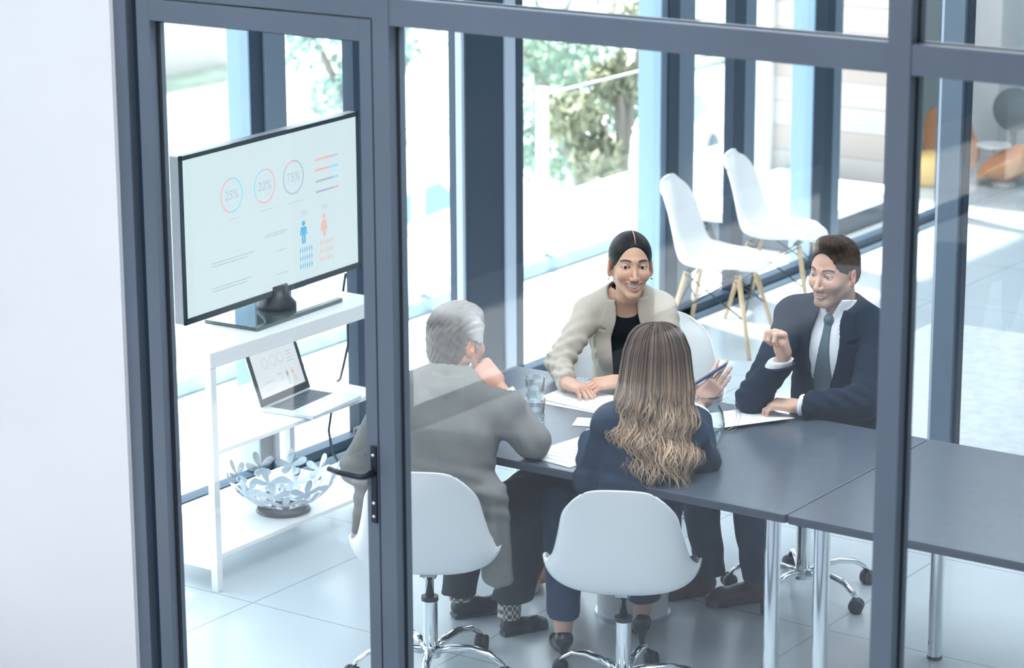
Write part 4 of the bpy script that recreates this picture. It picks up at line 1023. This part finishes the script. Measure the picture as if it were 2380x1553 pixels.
def hairR(P):
    ax = P.copy(); ax[:, 0] = np.abs(ax[:, 0])
    d = ell(P, (0, -.014, .034), (.0790, .099, .090))
    d = smin(d, ell(P, (-.010, .030, .103), (.056, .058, .034), rotm(.35, .12)), .02)
    d = smin(d, ell(P, (0, -.055, -.02), (.066, .050, .050)), .03)
    d = smax(d, -ell(P, (0, .096, -.030), (.0715, .080, .116)), .008)
    d = np.maximum(d, -ell(ax, (.080, .0, -.022), (.018, .024, .040)))
    d = np.maximum(d, -caps(ax, (.078, .020, -.04), (.070, .030, -.10), .020))
    return d + .0012 * wob(P, 260, 9) + .0008 * np.sin(P[:, 0] * 700 + 3 * np.sin(P[:, 1] * 80))
def chair_(v, fr, base, dark, seed):
    q = (v - fr.o) @ fr.A; n_ = wob(q * V3(1, .35, .35), 420, seed)[:, None]
    return np.clip(np.array(base) * (1 + .5 * n_) + 0 * q[:, :1], 0, 1)
solid('hair', lambda P: hairR(hR.inv(P)), hR.o + V3(-.13, -.13, -.12), hR.o + V3(.13, .13, .155), .0024, M['hair_brown'], pR, 1, lambda v: chair_(v, hR, (.050, .030, .020), 0, 2))
shR_ = lambda P: smax(T1(tR.inv(P)) - .004, -ell(tR.inv(P), (0, .0, .085), (.058, .060, .060)), .004)
def shirtR(P):
    q = tR.inv(P); qh = hR.inv(P)
    d = T1(q) - .004
    neck = caps(P, tR.pt((0, -.005, -.01)), tR.pt((0, .008, .055)), .074, .070)
    d = smin(d, neck, .02)
    cut = caps(P, tR.pt((0, -.005, -.02)), tR.pt((0, .010, .10)), .0675, .0645)
    top = plane(P, tR.pt((0, .0, .052)), tR.A[:, 2] - .25 * tR.A[:, 1])
    d = np.maximum(d, top)
    notch = np.maximum(np.abs(q[:, 0]) - np.clip((q[:, 2] + .012) * .5, 0, 1), -(q[:, 1]))
    d = smax(d, -np.where(q[:, 2] > -.005, notch, 1), .002)
    return smax(d, -np.maximum(cut, -(q[:, 2] - .01)), .002)
cuff = chain
def shirtR_all(P):
    d = shirtR(P)
    d = np.minimum(d, np.maximum(caps(P, V3(.08, -.245, .79), frR2.pt((0, .01, 0)), .041, .036), plane(P, frR2.pt((0, -.006, 0)), frR2.A[:, 1]))); return np.minimum(d, np.maximum(caps(P, V3(-.11, -.22, .88), frR1.pt((0, -.0, 0)), .038, .036), plane(P, frR1.pt((0, -.014, 0)), frR1.A[:, 1])))
solid('shirt', shirtR_all, (-.20, -.38, .55), (.40, .26, 1.16), .0045, M['shirt'], pR)
def tieR(P):
    q = tR.inv(P); d = T1(q) - .011; w_ = .014 + .030 * sstep(-.03, -.33, q[:, 2])
    d = np.maximum(np.maximum(d, np.abs(q[:, 0]) - w_), np.maximum(-q[:, 1], q[:, 2] + .015))
    kn = ell(q, (0, .078, -.012), (.019, .016, .022)); return smin(d, kn, .006)
solid('tie', tieR, tR.o + V3(-.25, -.25, -.5), tR.o + V3(.2, .1, .06), .0035, M['tie'], pR)
VR = lambda q: np.clip(.050 + .012 * sstep(.0, -.08, q[:, 2]) - .064 * sstep(-.10, -.44, q[:, 2]), .001, 1)
def jacketR(P):
    q = tR.inv(P); a = np.abs(q[:, 0]); w_ = VR(q)
    d = T1(q) - .016
    pad = ell(np.stack([a, q[:, 1], q[:, 2]], 1), (.165, -.005, -.045), (.075, .062, .046)); d = smin(d, pad, .02)
    d = smax(d, -np.maximum(np.maximum(a - w_, -q[:, 1] + .0), -(q[:, 2] + .44)), .003)
    d = smax(d, -ell(q, (0, .03, .075), (.078, .085, .072)), .006)
    sl = np.minimum(chain(P, armRR, [.066, .056, .044], .03), chain(P, armLR, [.066, .058, .046], .03))
    d = smin(d, sl, .022) + .0035 * wob(P, 42, 5) + .0035 * np.sin(P @ V3(80, 60, 110)) * np.exp(-((P[:, 2] - .82) / .06) ** 2)
    for fr_, off in ((frR1, -.034), (frR2, -.024)):
        c1 = plane(P, fr_.pt((0, off, 0)), fr_.A[:, 1]); near = np.sqrt(((P - fr_.o) ** 2).sum(1)); d = np.maximum(d, np.where(near < .085, c1, -1))
    return d
solid('lapels', lapel_fn(T1, tR, VR, .016, -.43, .056), (-.20, -.30, .55), (.42, .20, 1.12), .0038, M['navy_suit'], pR)
solid('suit_jacket', jacketR, (-.30, -.40, .52), (.46, .26, 1.15), .0048, M['navy_suit'], pR)
def trous(legs, rr, hip, hipr, hems, seed, fl=.0, fa=.005):
    def fn(P):
        d = ell(P, hip, hipr)
        for L_, r_, hem in zip(legs, rr, hems):
            c = chain(P, [V3(*p) for p in L_], r_, .03)
            pl = plane(P, hem[0], hem[1]); nr_ = np.sqrt(((P - V3(*hem[0])) ** 2).sum(1))
            c = np.maximum(c, np.where(nr_ < .16, pl, -1)); d = smin(d, c, .03)
        return d + fa * wob(P, 38, seed)
    return fn
solid('trousers', trous([[(-.05, .06, .47), (-.36, -.19, .50), (-.285, .01, .06)], [(.06, .02, .47), (-.185, -.25, .50), (-.125, -.06, .06)]], [[.092, .070, .051], [.092, .070, .051]], (.02, .07, .50), (.17, .15, .13), [((-.287, .008, .085), (0, 0, -1)), ((-.127, -.06, .085), (0, 0, -1))], 4), (-.50, -.38, .05), (.24, .26, .68), .008, M['trouser_navy'], pR)
def derby(parent, heel, toe, m, sc=1.0):
    heel = np.array(heel, float); toe = np.array(toe, float); L_ = np.linalg.norm(toe - heel); fr = Fr(heel, toe - heel); k_ = L_ / .27
    def fn(P):
        q = fr.inv(P) / k_
        d = chain(q, [V3(0, .035, .045), V3(0, .11, .040), V3(0, .19, .030), V3(0, .235, .026)], [.036, .036, .040, .030], .03)
        d = smin(d, caps(q, (0, .045, .05), (0, .05, .105), .036, .034), .025)
        d = smax(d, q[:, 2] - .105, .002)
        d = smax(d, -ell(q, (0, .05, .115), (.026, .030, .03)), .003)
        so = np.maximum(np.maximum(np.minimum(caps(q * V3(1, 1, 0), (0, .035, 0), (0, .12, 0), .036, .034), caps(q * V3(1, 1, 0), (0, .12, 0), (0, .225, 0), .035, .040)), q[:, 2] - .018), -q[:, 2])
        d = np.maximum(d, -(q[:, 2] - .01))
        heel_ = rbox(q, (0, .04, .011), (.034, .038, .011), .006)
        lace = np.abs(np.sin(q[:, 1] * 260)) * .0018 * (np.abs(q[:, 0]) < .015) * (q[:, 1] > .09) * (q[:, 1] < .15)
        return np.minimum(np.minimum(d - lace, so), heel_) * k_
    c_ = fr.pt((0, .13, .05)); return solid('shoe', fn, c_ - V3(.2, .2, .055), c_ + V3(.2, .2, .08), .0045, m, parent)
derby(pR, (-.272, .035, 0), (-.500, -.050, 0), M['brown_shoe']); derby(pR, (-.10, -.045, 0), (-.322, -.118, 0), M['brown_shoe'])

# ------------------------------------------------ 3 long-haired woman in navy (near side, back to the camera)
pF = person('F', 'long-haired woman in a navy suit seen from behind, gesturing with an open hand and pen', (-4.41, 6.96))
hF = Fr((.104, .085, 1.105), (.12, 1, -.08)); tF = FrU((.092, .035, .955), (.02, 1, 0), (.10, .05, .55))
T2 = torso_fn(.128, .130, .092, .118, .045, .046, .90)
skF = (.66, .43, .34)
armLF = [tF.pt((-.128, 0, -.065)), V3(-.110, .06, .715), V3(-.10, .285, .785)]
armRF = [tF.pt((.128, 0, -.065)), V3(.262, .105, .765), V3(.258, .335, .885)]
frF1 = Fr((.262, .345, .893), (.62, .26, .70), (.30, -.80, .05)); frF2 = Fr((-.099, .295, .787), (.25, .95, -.05), (0, 0, 1))
legsF = [[(-.05, .03, .46), (-.19, .455, .50), (-.19, .262, .16)], [(.10, .03, .46), (.15, .50, .50), (.082, .425, .16)]]
inner = lambda P: np.minimum(smin(smin(T2(tF.inv(P)) + .02, chain(P, armLF, [.036, .032, .024]), .02), chain(P, armRF, [.036, .032, .022]), .02),
    np.minimum(chain(P, [V3(*p) for p in legsF[0]] + [V3(-.19, .268, .13), V3(-.195, .335, .075)], [.07, .052, .032, .028, .027]), chain(P, [V3(*p) for p in legsF[1]] + [V3(.082, .43, .13), V3(.075, .50, .075)], [.07, .052, .032, .028, .027])))
parts = [moved(solid_mesh(head_fn('f'), (-.095, -.12, -.165), (.095, .125, .13), .0030), hF), hand_mesh(frF1, -1, (.16, .10, .08, .12), spread=.06, sc=.93, thumb=(1.0, .0), h=.0022), hand_mesh(frF2, 1, (.3, .3, .3, .3), sc=.92), solid_mesh(inner, (-.28, -.12, .03), (.36, .58, .97), .0065)]
np_obj('body', parts, M['skin_a'], pF, 1, lambda v: np.tile(np.array(skF), (len(v), 1)))
def jacketF(P):
    q = tF.inv(P); d = T2(q) - .014
    sl = np.minimum(chain(P, armLF, [.054, .048, .040], .03), chain(P, armRF, [.056, .048, .038], .03))
    d = smin(d, sl, .022) + .0035 * wob(P, 48, 6) + .0025 * np.sin(P @ V3(30, 40, 95)) * np.exp(-((P[:, 2] - .74) / .05) ** 2)
    d = smax(d, -ell(q, (0, .03, .070), (.066, .070, .060)), .005)
    d = smin(d, np.maximum(caps(P, tF.pt((0, -.02, -.02)), tF.pt((0, -.005, .035)), .064, .058), -caps(P, tF.pt((0, -.02, -.02)), tF.pt((0, -.005, .06)), .055, .051)), .006)
    c1 = plane(P, frF1.pt((0, -.040, 0)), frF1.A[:, 1] + V3(0, .5, 0)); near = np.sqrt(((P - frF1.o) ** 2).sum(1)); d = np.maximum(d, np.where(near < .11, c1, -1))
    c2 = plane(P, frF2.pt((0, -.02, 0)), frF2.A[:, 1]); near = np.sqrt(((P - frF2.o) ** 2).sum(1)); return np.maximum(d, np.where(near < .09, c2, -1))
solid('jacket', jacketF, (-.28, -.16, .40), (.38, .42, 1.04), .0048, M['navy'], pF)
solid('cuff', lambda P: np.maximum(caps(P, armRF[1], armRF[2], .046, .0335), plane(P, frF1.pt((0, -.028, 0)), frF1.A[:, 1] + V3(0, .5, 0))), (.16, .18, .78), (.36, .42, .98), .004, M['shirt'], pF)
solid('trousers', trous(legsF, [[.085, .068, .055], [.085, .068, .055]], (.03, .03, .49), (.155, .14, .12), [((-.19, .27, .178), (0, .15, -1)), ((.082, .43, .178), (0, .15, -1))], 8, fa=.004), (-.30, -.16, .12), (.32, .62, .64), .0070, M['trouser_navy'], pF)
pump(pF, (-.19, .255, 0), (-.05, 1, 0), M['black_shoe']); pump(pF, (.080, .412, 0), (-.05, 1, 0), M['black_shoe'])
# long wavy hair: a solid core below many separate locks
ZT = [1.236, 1.231, 1.218, 1.195, 1.15, 1.09, 1.00, .90, .80, .735, .70]
XW = [.002, .026, .052, .072, .090, .099, .112, .128, .120, .085, .05]; XC = [.104, .104, .104, .104, .104, .102, .098, .088, .108, .125, .13]
YC = [.088, .088, .086, .083, .073, .058, .020, -.005, -.025, -.045, -.05]; YD = [.002, .026, .054, .074, .094, .100, .085, .080, .075, .060, .04]
I_ = lambda z, t: float(np.interp(z, ZT[::-1], t[::-1]))
def hairF_core(P):
    z = P[:, 2]; zi = np.array(ZT[::-1]); f_ = lambda t: np.interp(z, zi, np.array(t)[::-1])
    xw, xc, yc, yd = f_(XW) * .93, f_(XC), f_(YC), f_(YD) * .92
    k_ = np.sqrt(((P[:, 0] - xc) / xw) ** 2 + ((P[:, 1] - yc) / (yd + .005)) ** 2)
    d = (k_ - 1) * np.minimum(xw, yd) * .8
    d = np.maximum(np.maximum(d, z - 1.232), .815 - z)
    d = np.maximum(d, -ell(hF.inv(P), (0, .10, -.05), (.07, .09, .12)))
    body = np.where(z < .99, P[:, 1] - (yc + .02), -1)
    return smax(d, body, .01)
def tone_hair(z, j, seedv=0):
    t = np.clip((1.15 - z) / .30, 0, 1); root = np.array([.075, .046, .032]); tip = np.array([.74, .54, .37])
    return root * (.6 + 1.0 * j) + (tip - root) * (t ** 1.1)[:, None] * (.25 + 1.0 * j)
core = solid('hair', hairF_core, (-.06, -.16, .70), (.28, .20, 1.26), .006, M['hair_long'], pF, 1, lambda v: tone_hair(v[:, 2], .15) * .7)
vs, fs, cs = [], [], []; hr_ = random.Random(12); nl = 0
for li in range(460):
    a = hr_.uniform(-1.0, 1.0); ph = 3.2 * a + hr_.uniform(-.5, .5) + (2.0 if a > 0 else 0); zend = .725 + .09 * hr_.random() + .09 * abs(a) ** 3; lift = hr_.uniform(-.006, .014)
    ang = a * 1.95; amp = hr_.uniform(.010, .024); lay = hr_.random(); r0 = hr_.uniform(.0022, .0050); N = 34; z0 = 1.2355 - .003 * hr_.random(); js = hr_.random()
    if li > 385: zend = .76 + .10 * hr_.random(); amp = .032; lift = .024; r0 = .0016
    pts = []
    for i in range(N + 1):
        t = (i / N) ** 1.25; z = z0 + (zend - z0) * t; w_ = amp * min(1, max(0, (1.06 - z) / .16)); th2 = ang + w_ * 5 * math.sin(2 * PI * z / (.115 + .02 * lay) + ph)
        x = I_(z, XC) + (I_(z, XW) + lift * .7) * math.sin(max(-1.9, min(1.9, th2))) + w_ * .5 * math.sin(2 * PI * z / .11 + ph)
        y = I_(z, YC) - (I_(z, YD) + lift * .6) * math.cos(max(-1.9, min(1.9, th2))) - w_ * .5 * math.cos(2 * PI * z / .11 + ph)
        if t > .93: x += (t - .93) * .2 * math.sin(ph * 3)
        pts.append(np.array([x, y, z]))
    base = len(vs); K = 5
    for i, p in enumerate(pts):
        t = i / N; r = r0 * (.75 + .5 * math.sin(PI * min(1, t * 1.4))) * (1 if t < .75 else max(.08, 1 - (t - .75) / .26)); dn = p - np.array([I_(p[2], XC), I_(p[2], YC), p[2]]); dn /= max(np.linalg.norm(dn), 1e-5); sd = np.cross(dn, [0, 0, 1.0]); sd /= max(np.linalg.norm(sd), 1e-5)
        for j in range(K):
            aa = 2 * PI * j / K; vs.append(p + dn * r * .7 * math.cos(aa) + sd * r * 1.5 * math.sin(aa)); cs.append(tone_hair(np.array([p[2]]), js)[0])
    for i in range(N):
        for j in range(K): fs.append((base + i * K + j, base + i * K + (j + 1) % K, base + (i + 1) * K + (j + 1) % K, base + (i + 1) * K + j))
vs = np.array(vs); cs = np.array(cs)
lk = np_obj('locks', [(vs, np.array(fs))], M['hair_long'], core, 0, lambda v: cs)
# pen in her hand
pen = MB().tube([(.212, .325, .941), (.24, .335, .957), (.335, .365, 1.010), (.349, .37, 1.018), (.356, .372, 1.022)], [.0045, .0052, .0052, .004, .0012], 12).build('pen', M['pen'], None, smooth=True)
pen.location = (-4.41, 6.96, 0); pen.rotation_euler = (0, 0, YAW); tag(pen, 'slim dark blue pen between the fingers of the raised open hand', 'pen')

# ------------------------------------------------ 4 grey-haired man (left, back to the camera, chin on his hand)
pL = person('L', 'grey-haired man in a light grey suit seen from behind, chin resting on his hand', (-5.047, 6.764))
hL = Fr((.098, .125, 1.118), (.74, .66, -.12)); tL = FrU((.070, .045, .990), (.14, 1, 0), (.05, .12, .55))
T3 = torso_fn(.170, .165, .115, .160, 0, .062, .98)
skL = (.66, .38, .29)
armRL = [tL.pt((.170, 0, -.065)), V3(.345, .020, .800), V3(.236, .105, .955)]
armLL = [tL.pt((-.170, 0, -.065)), V3(-.235, .10, .690), V3(-.13, .34, .79)]
frL1 = Fr((.228, .112, .962), (-.60, .25, .70), (.45, -.85, .30)); frL2 = Fr((-.125, .35, .79), (.5, .85, -.03), (0, 0, 1))
legsL = [[(.14, .07, .46), (.40, .44, .525), (.27, .36, .12)], [(.00, .07, .46), (.13, .50, .50), (.085, .53, .08)]]
inner = lambda P: np.minimum(smin(smin(smin(T3(tL.inv(P)) + .025, caps(P, hL.pt((0, -.028, -.08)), tL.pt((0, -.005, -.02)), .056, .056), .03), chain(P, armRL, [.042, .036, .026]), .02), chain(P, armLL, [.042, .036, .026]), .02),
    np.minimum(chain(P, [V3(*p) for p in legsL[0]], [.08, .055, .036]), chain(P, [V3(*p) for p in legsL[1]], [.08, .055, .036])))
parts = [moved(solid_mesh(head_fn('m', False, 1.08), (-.095, -.12, -.165), (.095, .13, .13), .0021), hL), hand_mesh(frL1, -1, (1.0, 1.05, 1.1, 1.1), thumb=(.3, .3), sc=1.02), hand_mesh(frL2, 1, (.3, .3, .3, .3)), solid_mesh(inner, (-.32, -.14, .03), (.50, .64, 1.0), .009)]
hcL = skin_col(skL, (.5, .27, .23), (.35, .33, .31))
def colL(v):
    q = (v - hL.o) @ hL.A; c = hcL(q); c[np.linalg.norm(q, axis=1) > .17] = skL; return c
np_obj('body', parts, M['skin_a'], pL, 1, colL)
def hairL(P):
    ax = P.copy(); ax[:, 0] = np.abs(ax[:, 0])
    d = ell(P, (0, -.014, .034), (.0850, .104, .0925))
    d = smin(d, ell(P, (0, .010, .085), (.062, .075, .040)), .02)
    d = smin(d, ell(P, (0, -.052, -.038), (.070, .052, .062)), .03)
    d = smin(d, ell(ax, (.066, .016, .008), (.016, .030, .030)), .015)
    d = smax(d, -ell(P, (0, .104, -.040), (.078, .080, .116)), .008)
    d = np.maximum(d, -ell(ax, (.084, .002, -.024), (.018, .022, .036)))
    d = np.maximum(d, -(P[:, 2] + .098 - .0))
    lk_ = np.sin(P[:, 0] * 330 + 4 * np.sin(P[:, 2] * 60) + P[:, 1] * 90)
    return d + .0022 * wob(P * V3(1, .6, .5), 230, 9) + .0011 * lk_
def colHL(v):
    q = (v - hL.o) @ hL.A; n_ = wob(q * V3(1, .5, .35), 360, 5)[:, None]; side = sstep(.03, .075, np.abs(q[:, 0]))[:, None] * sstep(-.06, .02, q[:, 1])[:, None]; topm = sstep(.06, .11, q[:, 2])[:, None]
    c = np.array([[.085, .078, .074]]) * (1 + .55 * n_); c = c * (1 - side) + np.array([[.60, .60, .60]]) * side; c = c * (1 - .7 * topm) + np.array([[.46, .44, .42]]) * .7 * topm; return np.clip(c, .03, 1)
solid('hair', lambda P: hairL(hL.inv(P)), hL.o + V3(-.14, -.14, -.14), hL.o + V3(.14, .14, .155), .0025, M['hair_grey'], pL, 1, colHL)
def jacketL(P):
    q = tL.inv(P); d = T3(q) - .016
    pad = ell(np.stack([np.abs(q[:, 0]), q[:, 1], q[:, 2]], 1), (.170, -.005, -.048), (.075, .062, .045)); d = smin(d, pad, .02)
    sl = np.minimum(chain(P, armRL, [.064, .055, .044], .03), chain(P, armLL, [.066, .056, .046], .03))
    d = smin(d, sl, .028)
    tail = smin(rbox(P, (.200, -.045, .515), (.040, .085, .185), .025, rotm(.08, -.10, .55)), rbox(P, (-.215, .06, .56), (.022, .07, .12), .018, rotm(0, .06, -.3)), .01)
    sk = ell(P, (.03, .04, .50), (.205, .155, .16)); d = smin(d, sk, .05); d = smin(d, tail, .04)
    d = d + .005 * wob(P, 36, 15) + .0035 * np.sin(P @ V3(25, 30, 110)) * np.exp(-((P[:, 2] - .66) / .09) ** 2) * sstep(.30, .0, P[:, 1]) + .003 * np.sin(P @ V3(80, -50, 50)) * np.exp(-((P[:, 0] - .33) / .06) ** 2)
    d = smax(d, -ell(q, (0, .03, .075), (.072, .078, .065)), .006)
    # collar
    co = np.maximum(caps(P, tL.pt((0, -.02, -.03)), tL.pt((0, .005, .048)), .088, .072), -caps(P, tL.pt((0, -.02, -.03)), tL.pt((0, .008, .08)), .072, .064)); co = np.maximum(co, plane(P, tL.pt((0, 0, .045)), tL.A[:, 2] - .2 * tL.A[:, 1])); d = smin(d, co, .006)
    seam = np.exp(-((q[:, 0]) / .0022) ** 2) * (q[:, 1] < 0) * .0018
    d = d + seam
    d = smax(d, -np.maximum(P[:, 2] - .485, P[:, 0] - .172), .012)
    c1 = plane(P, frL1.pt((0, -.050, 0)), frL1.A[:, 1]); near = np.sqrt(((P - frL1.o) ** 2).sum(1)); d = np.maximum(d, np.where((near < .14) & (P[:, 2] > .87) & (P[:, 0] > .13), c1, -1))
    c2 = plane(P, frL2.pt((0, -.02, 0)), frL2.A[:, 1]); near = np.sqrt(((P - frL2.o) ** 2).sum(1)); return np.maximum(d, np.where(near < .1, c2, -1))
solid('suit_jacket', jacketL, (-.34, -.20, .30), (.46, .46, 1.08), .0050, M['grey_suit'], pL)
def shirtL(P):
    co = np.maximum(caps(P, tL.pt((0, .0, .0)), tL.pt((0, .014, .068)), .071, .066), -caps(P, tL.pt((0, -.01, -.03)), tL.pt((0, .015, .10)), .068, .060)); co = np.maximum(co, plane(P, tL.pt((0, 0, .068)), tL.A[:, 2] - .3 * tL.A[:, 1]))
    cu = np.maximum(caps(P, armRL[1], armRL[2], .056, .040), plane(P, frL1.pt((0, -.032, 0)), frL1.A[:, 1])); co = np.maximum(co, plane(P, tL.pt((0, 0, .02)), -tL.A[:, 2])); return np.minimum(co, np.maximum(cu, .84 - P[:, 2]))
solid('shirt', shirtL, (-.06, -.10, .80), (.42, .22, 1.08), .0035, M['shirt'], pL)
solid('trousers', trous(legsL, [[.100, .082, .066], [.100, .078, .060]], (.05, .07, .48), (.18, .15, .13), [((.27, .36, .125), (0, 0, -1)), ((.086, .53, .085), (0, 0, -1))], 14, fa=.007), (-.20, -.12, .08), (.54, .68, .66), .0080, M['grey_trouser'], pL)
M['sock'] = mat('checked_sock', (.45, .40, .38), .8)
n, l = M['sock'].node_tree.nodes, M['sock'].node_tree.links; ck = n.new('ShaderNodeTexChecker'); ck.inputs['Scale'].default_value = 70; ck.inputs['Color1'].default_value = (.62, .58, .54, 1); ck.inputs['Color2'].default_value = (.12, .11, .12, 1)
tcn = n.new('ShaderNodeTexCoord'); l.new(tcn.outputs['Object'], ck.inputs['Vector']); l.new(ck.outputs['Color'], n['Principled BSDF'].inputs['Base Color'])
solid('sock', lambda P: caps(P, (.268, .358, .19), (.262, .352, .07), .044, .041), (.20, .28, .06), (.34, .43, .20), .005, M['sock'], pL)
solid('sock', lambda P: caps(P, (.086, .53, .19), (.090, .53, .07), .042, .039), (.02, .46, .06), (.16, .60, .20), .006, M['sock'], pL)
derby(pL, (.235, .335, 0), (.40, .425, 0), M['black_shoe']); derby(pL, (.06, .515, 0), (.27, .60, 0), M['black_shoe'])
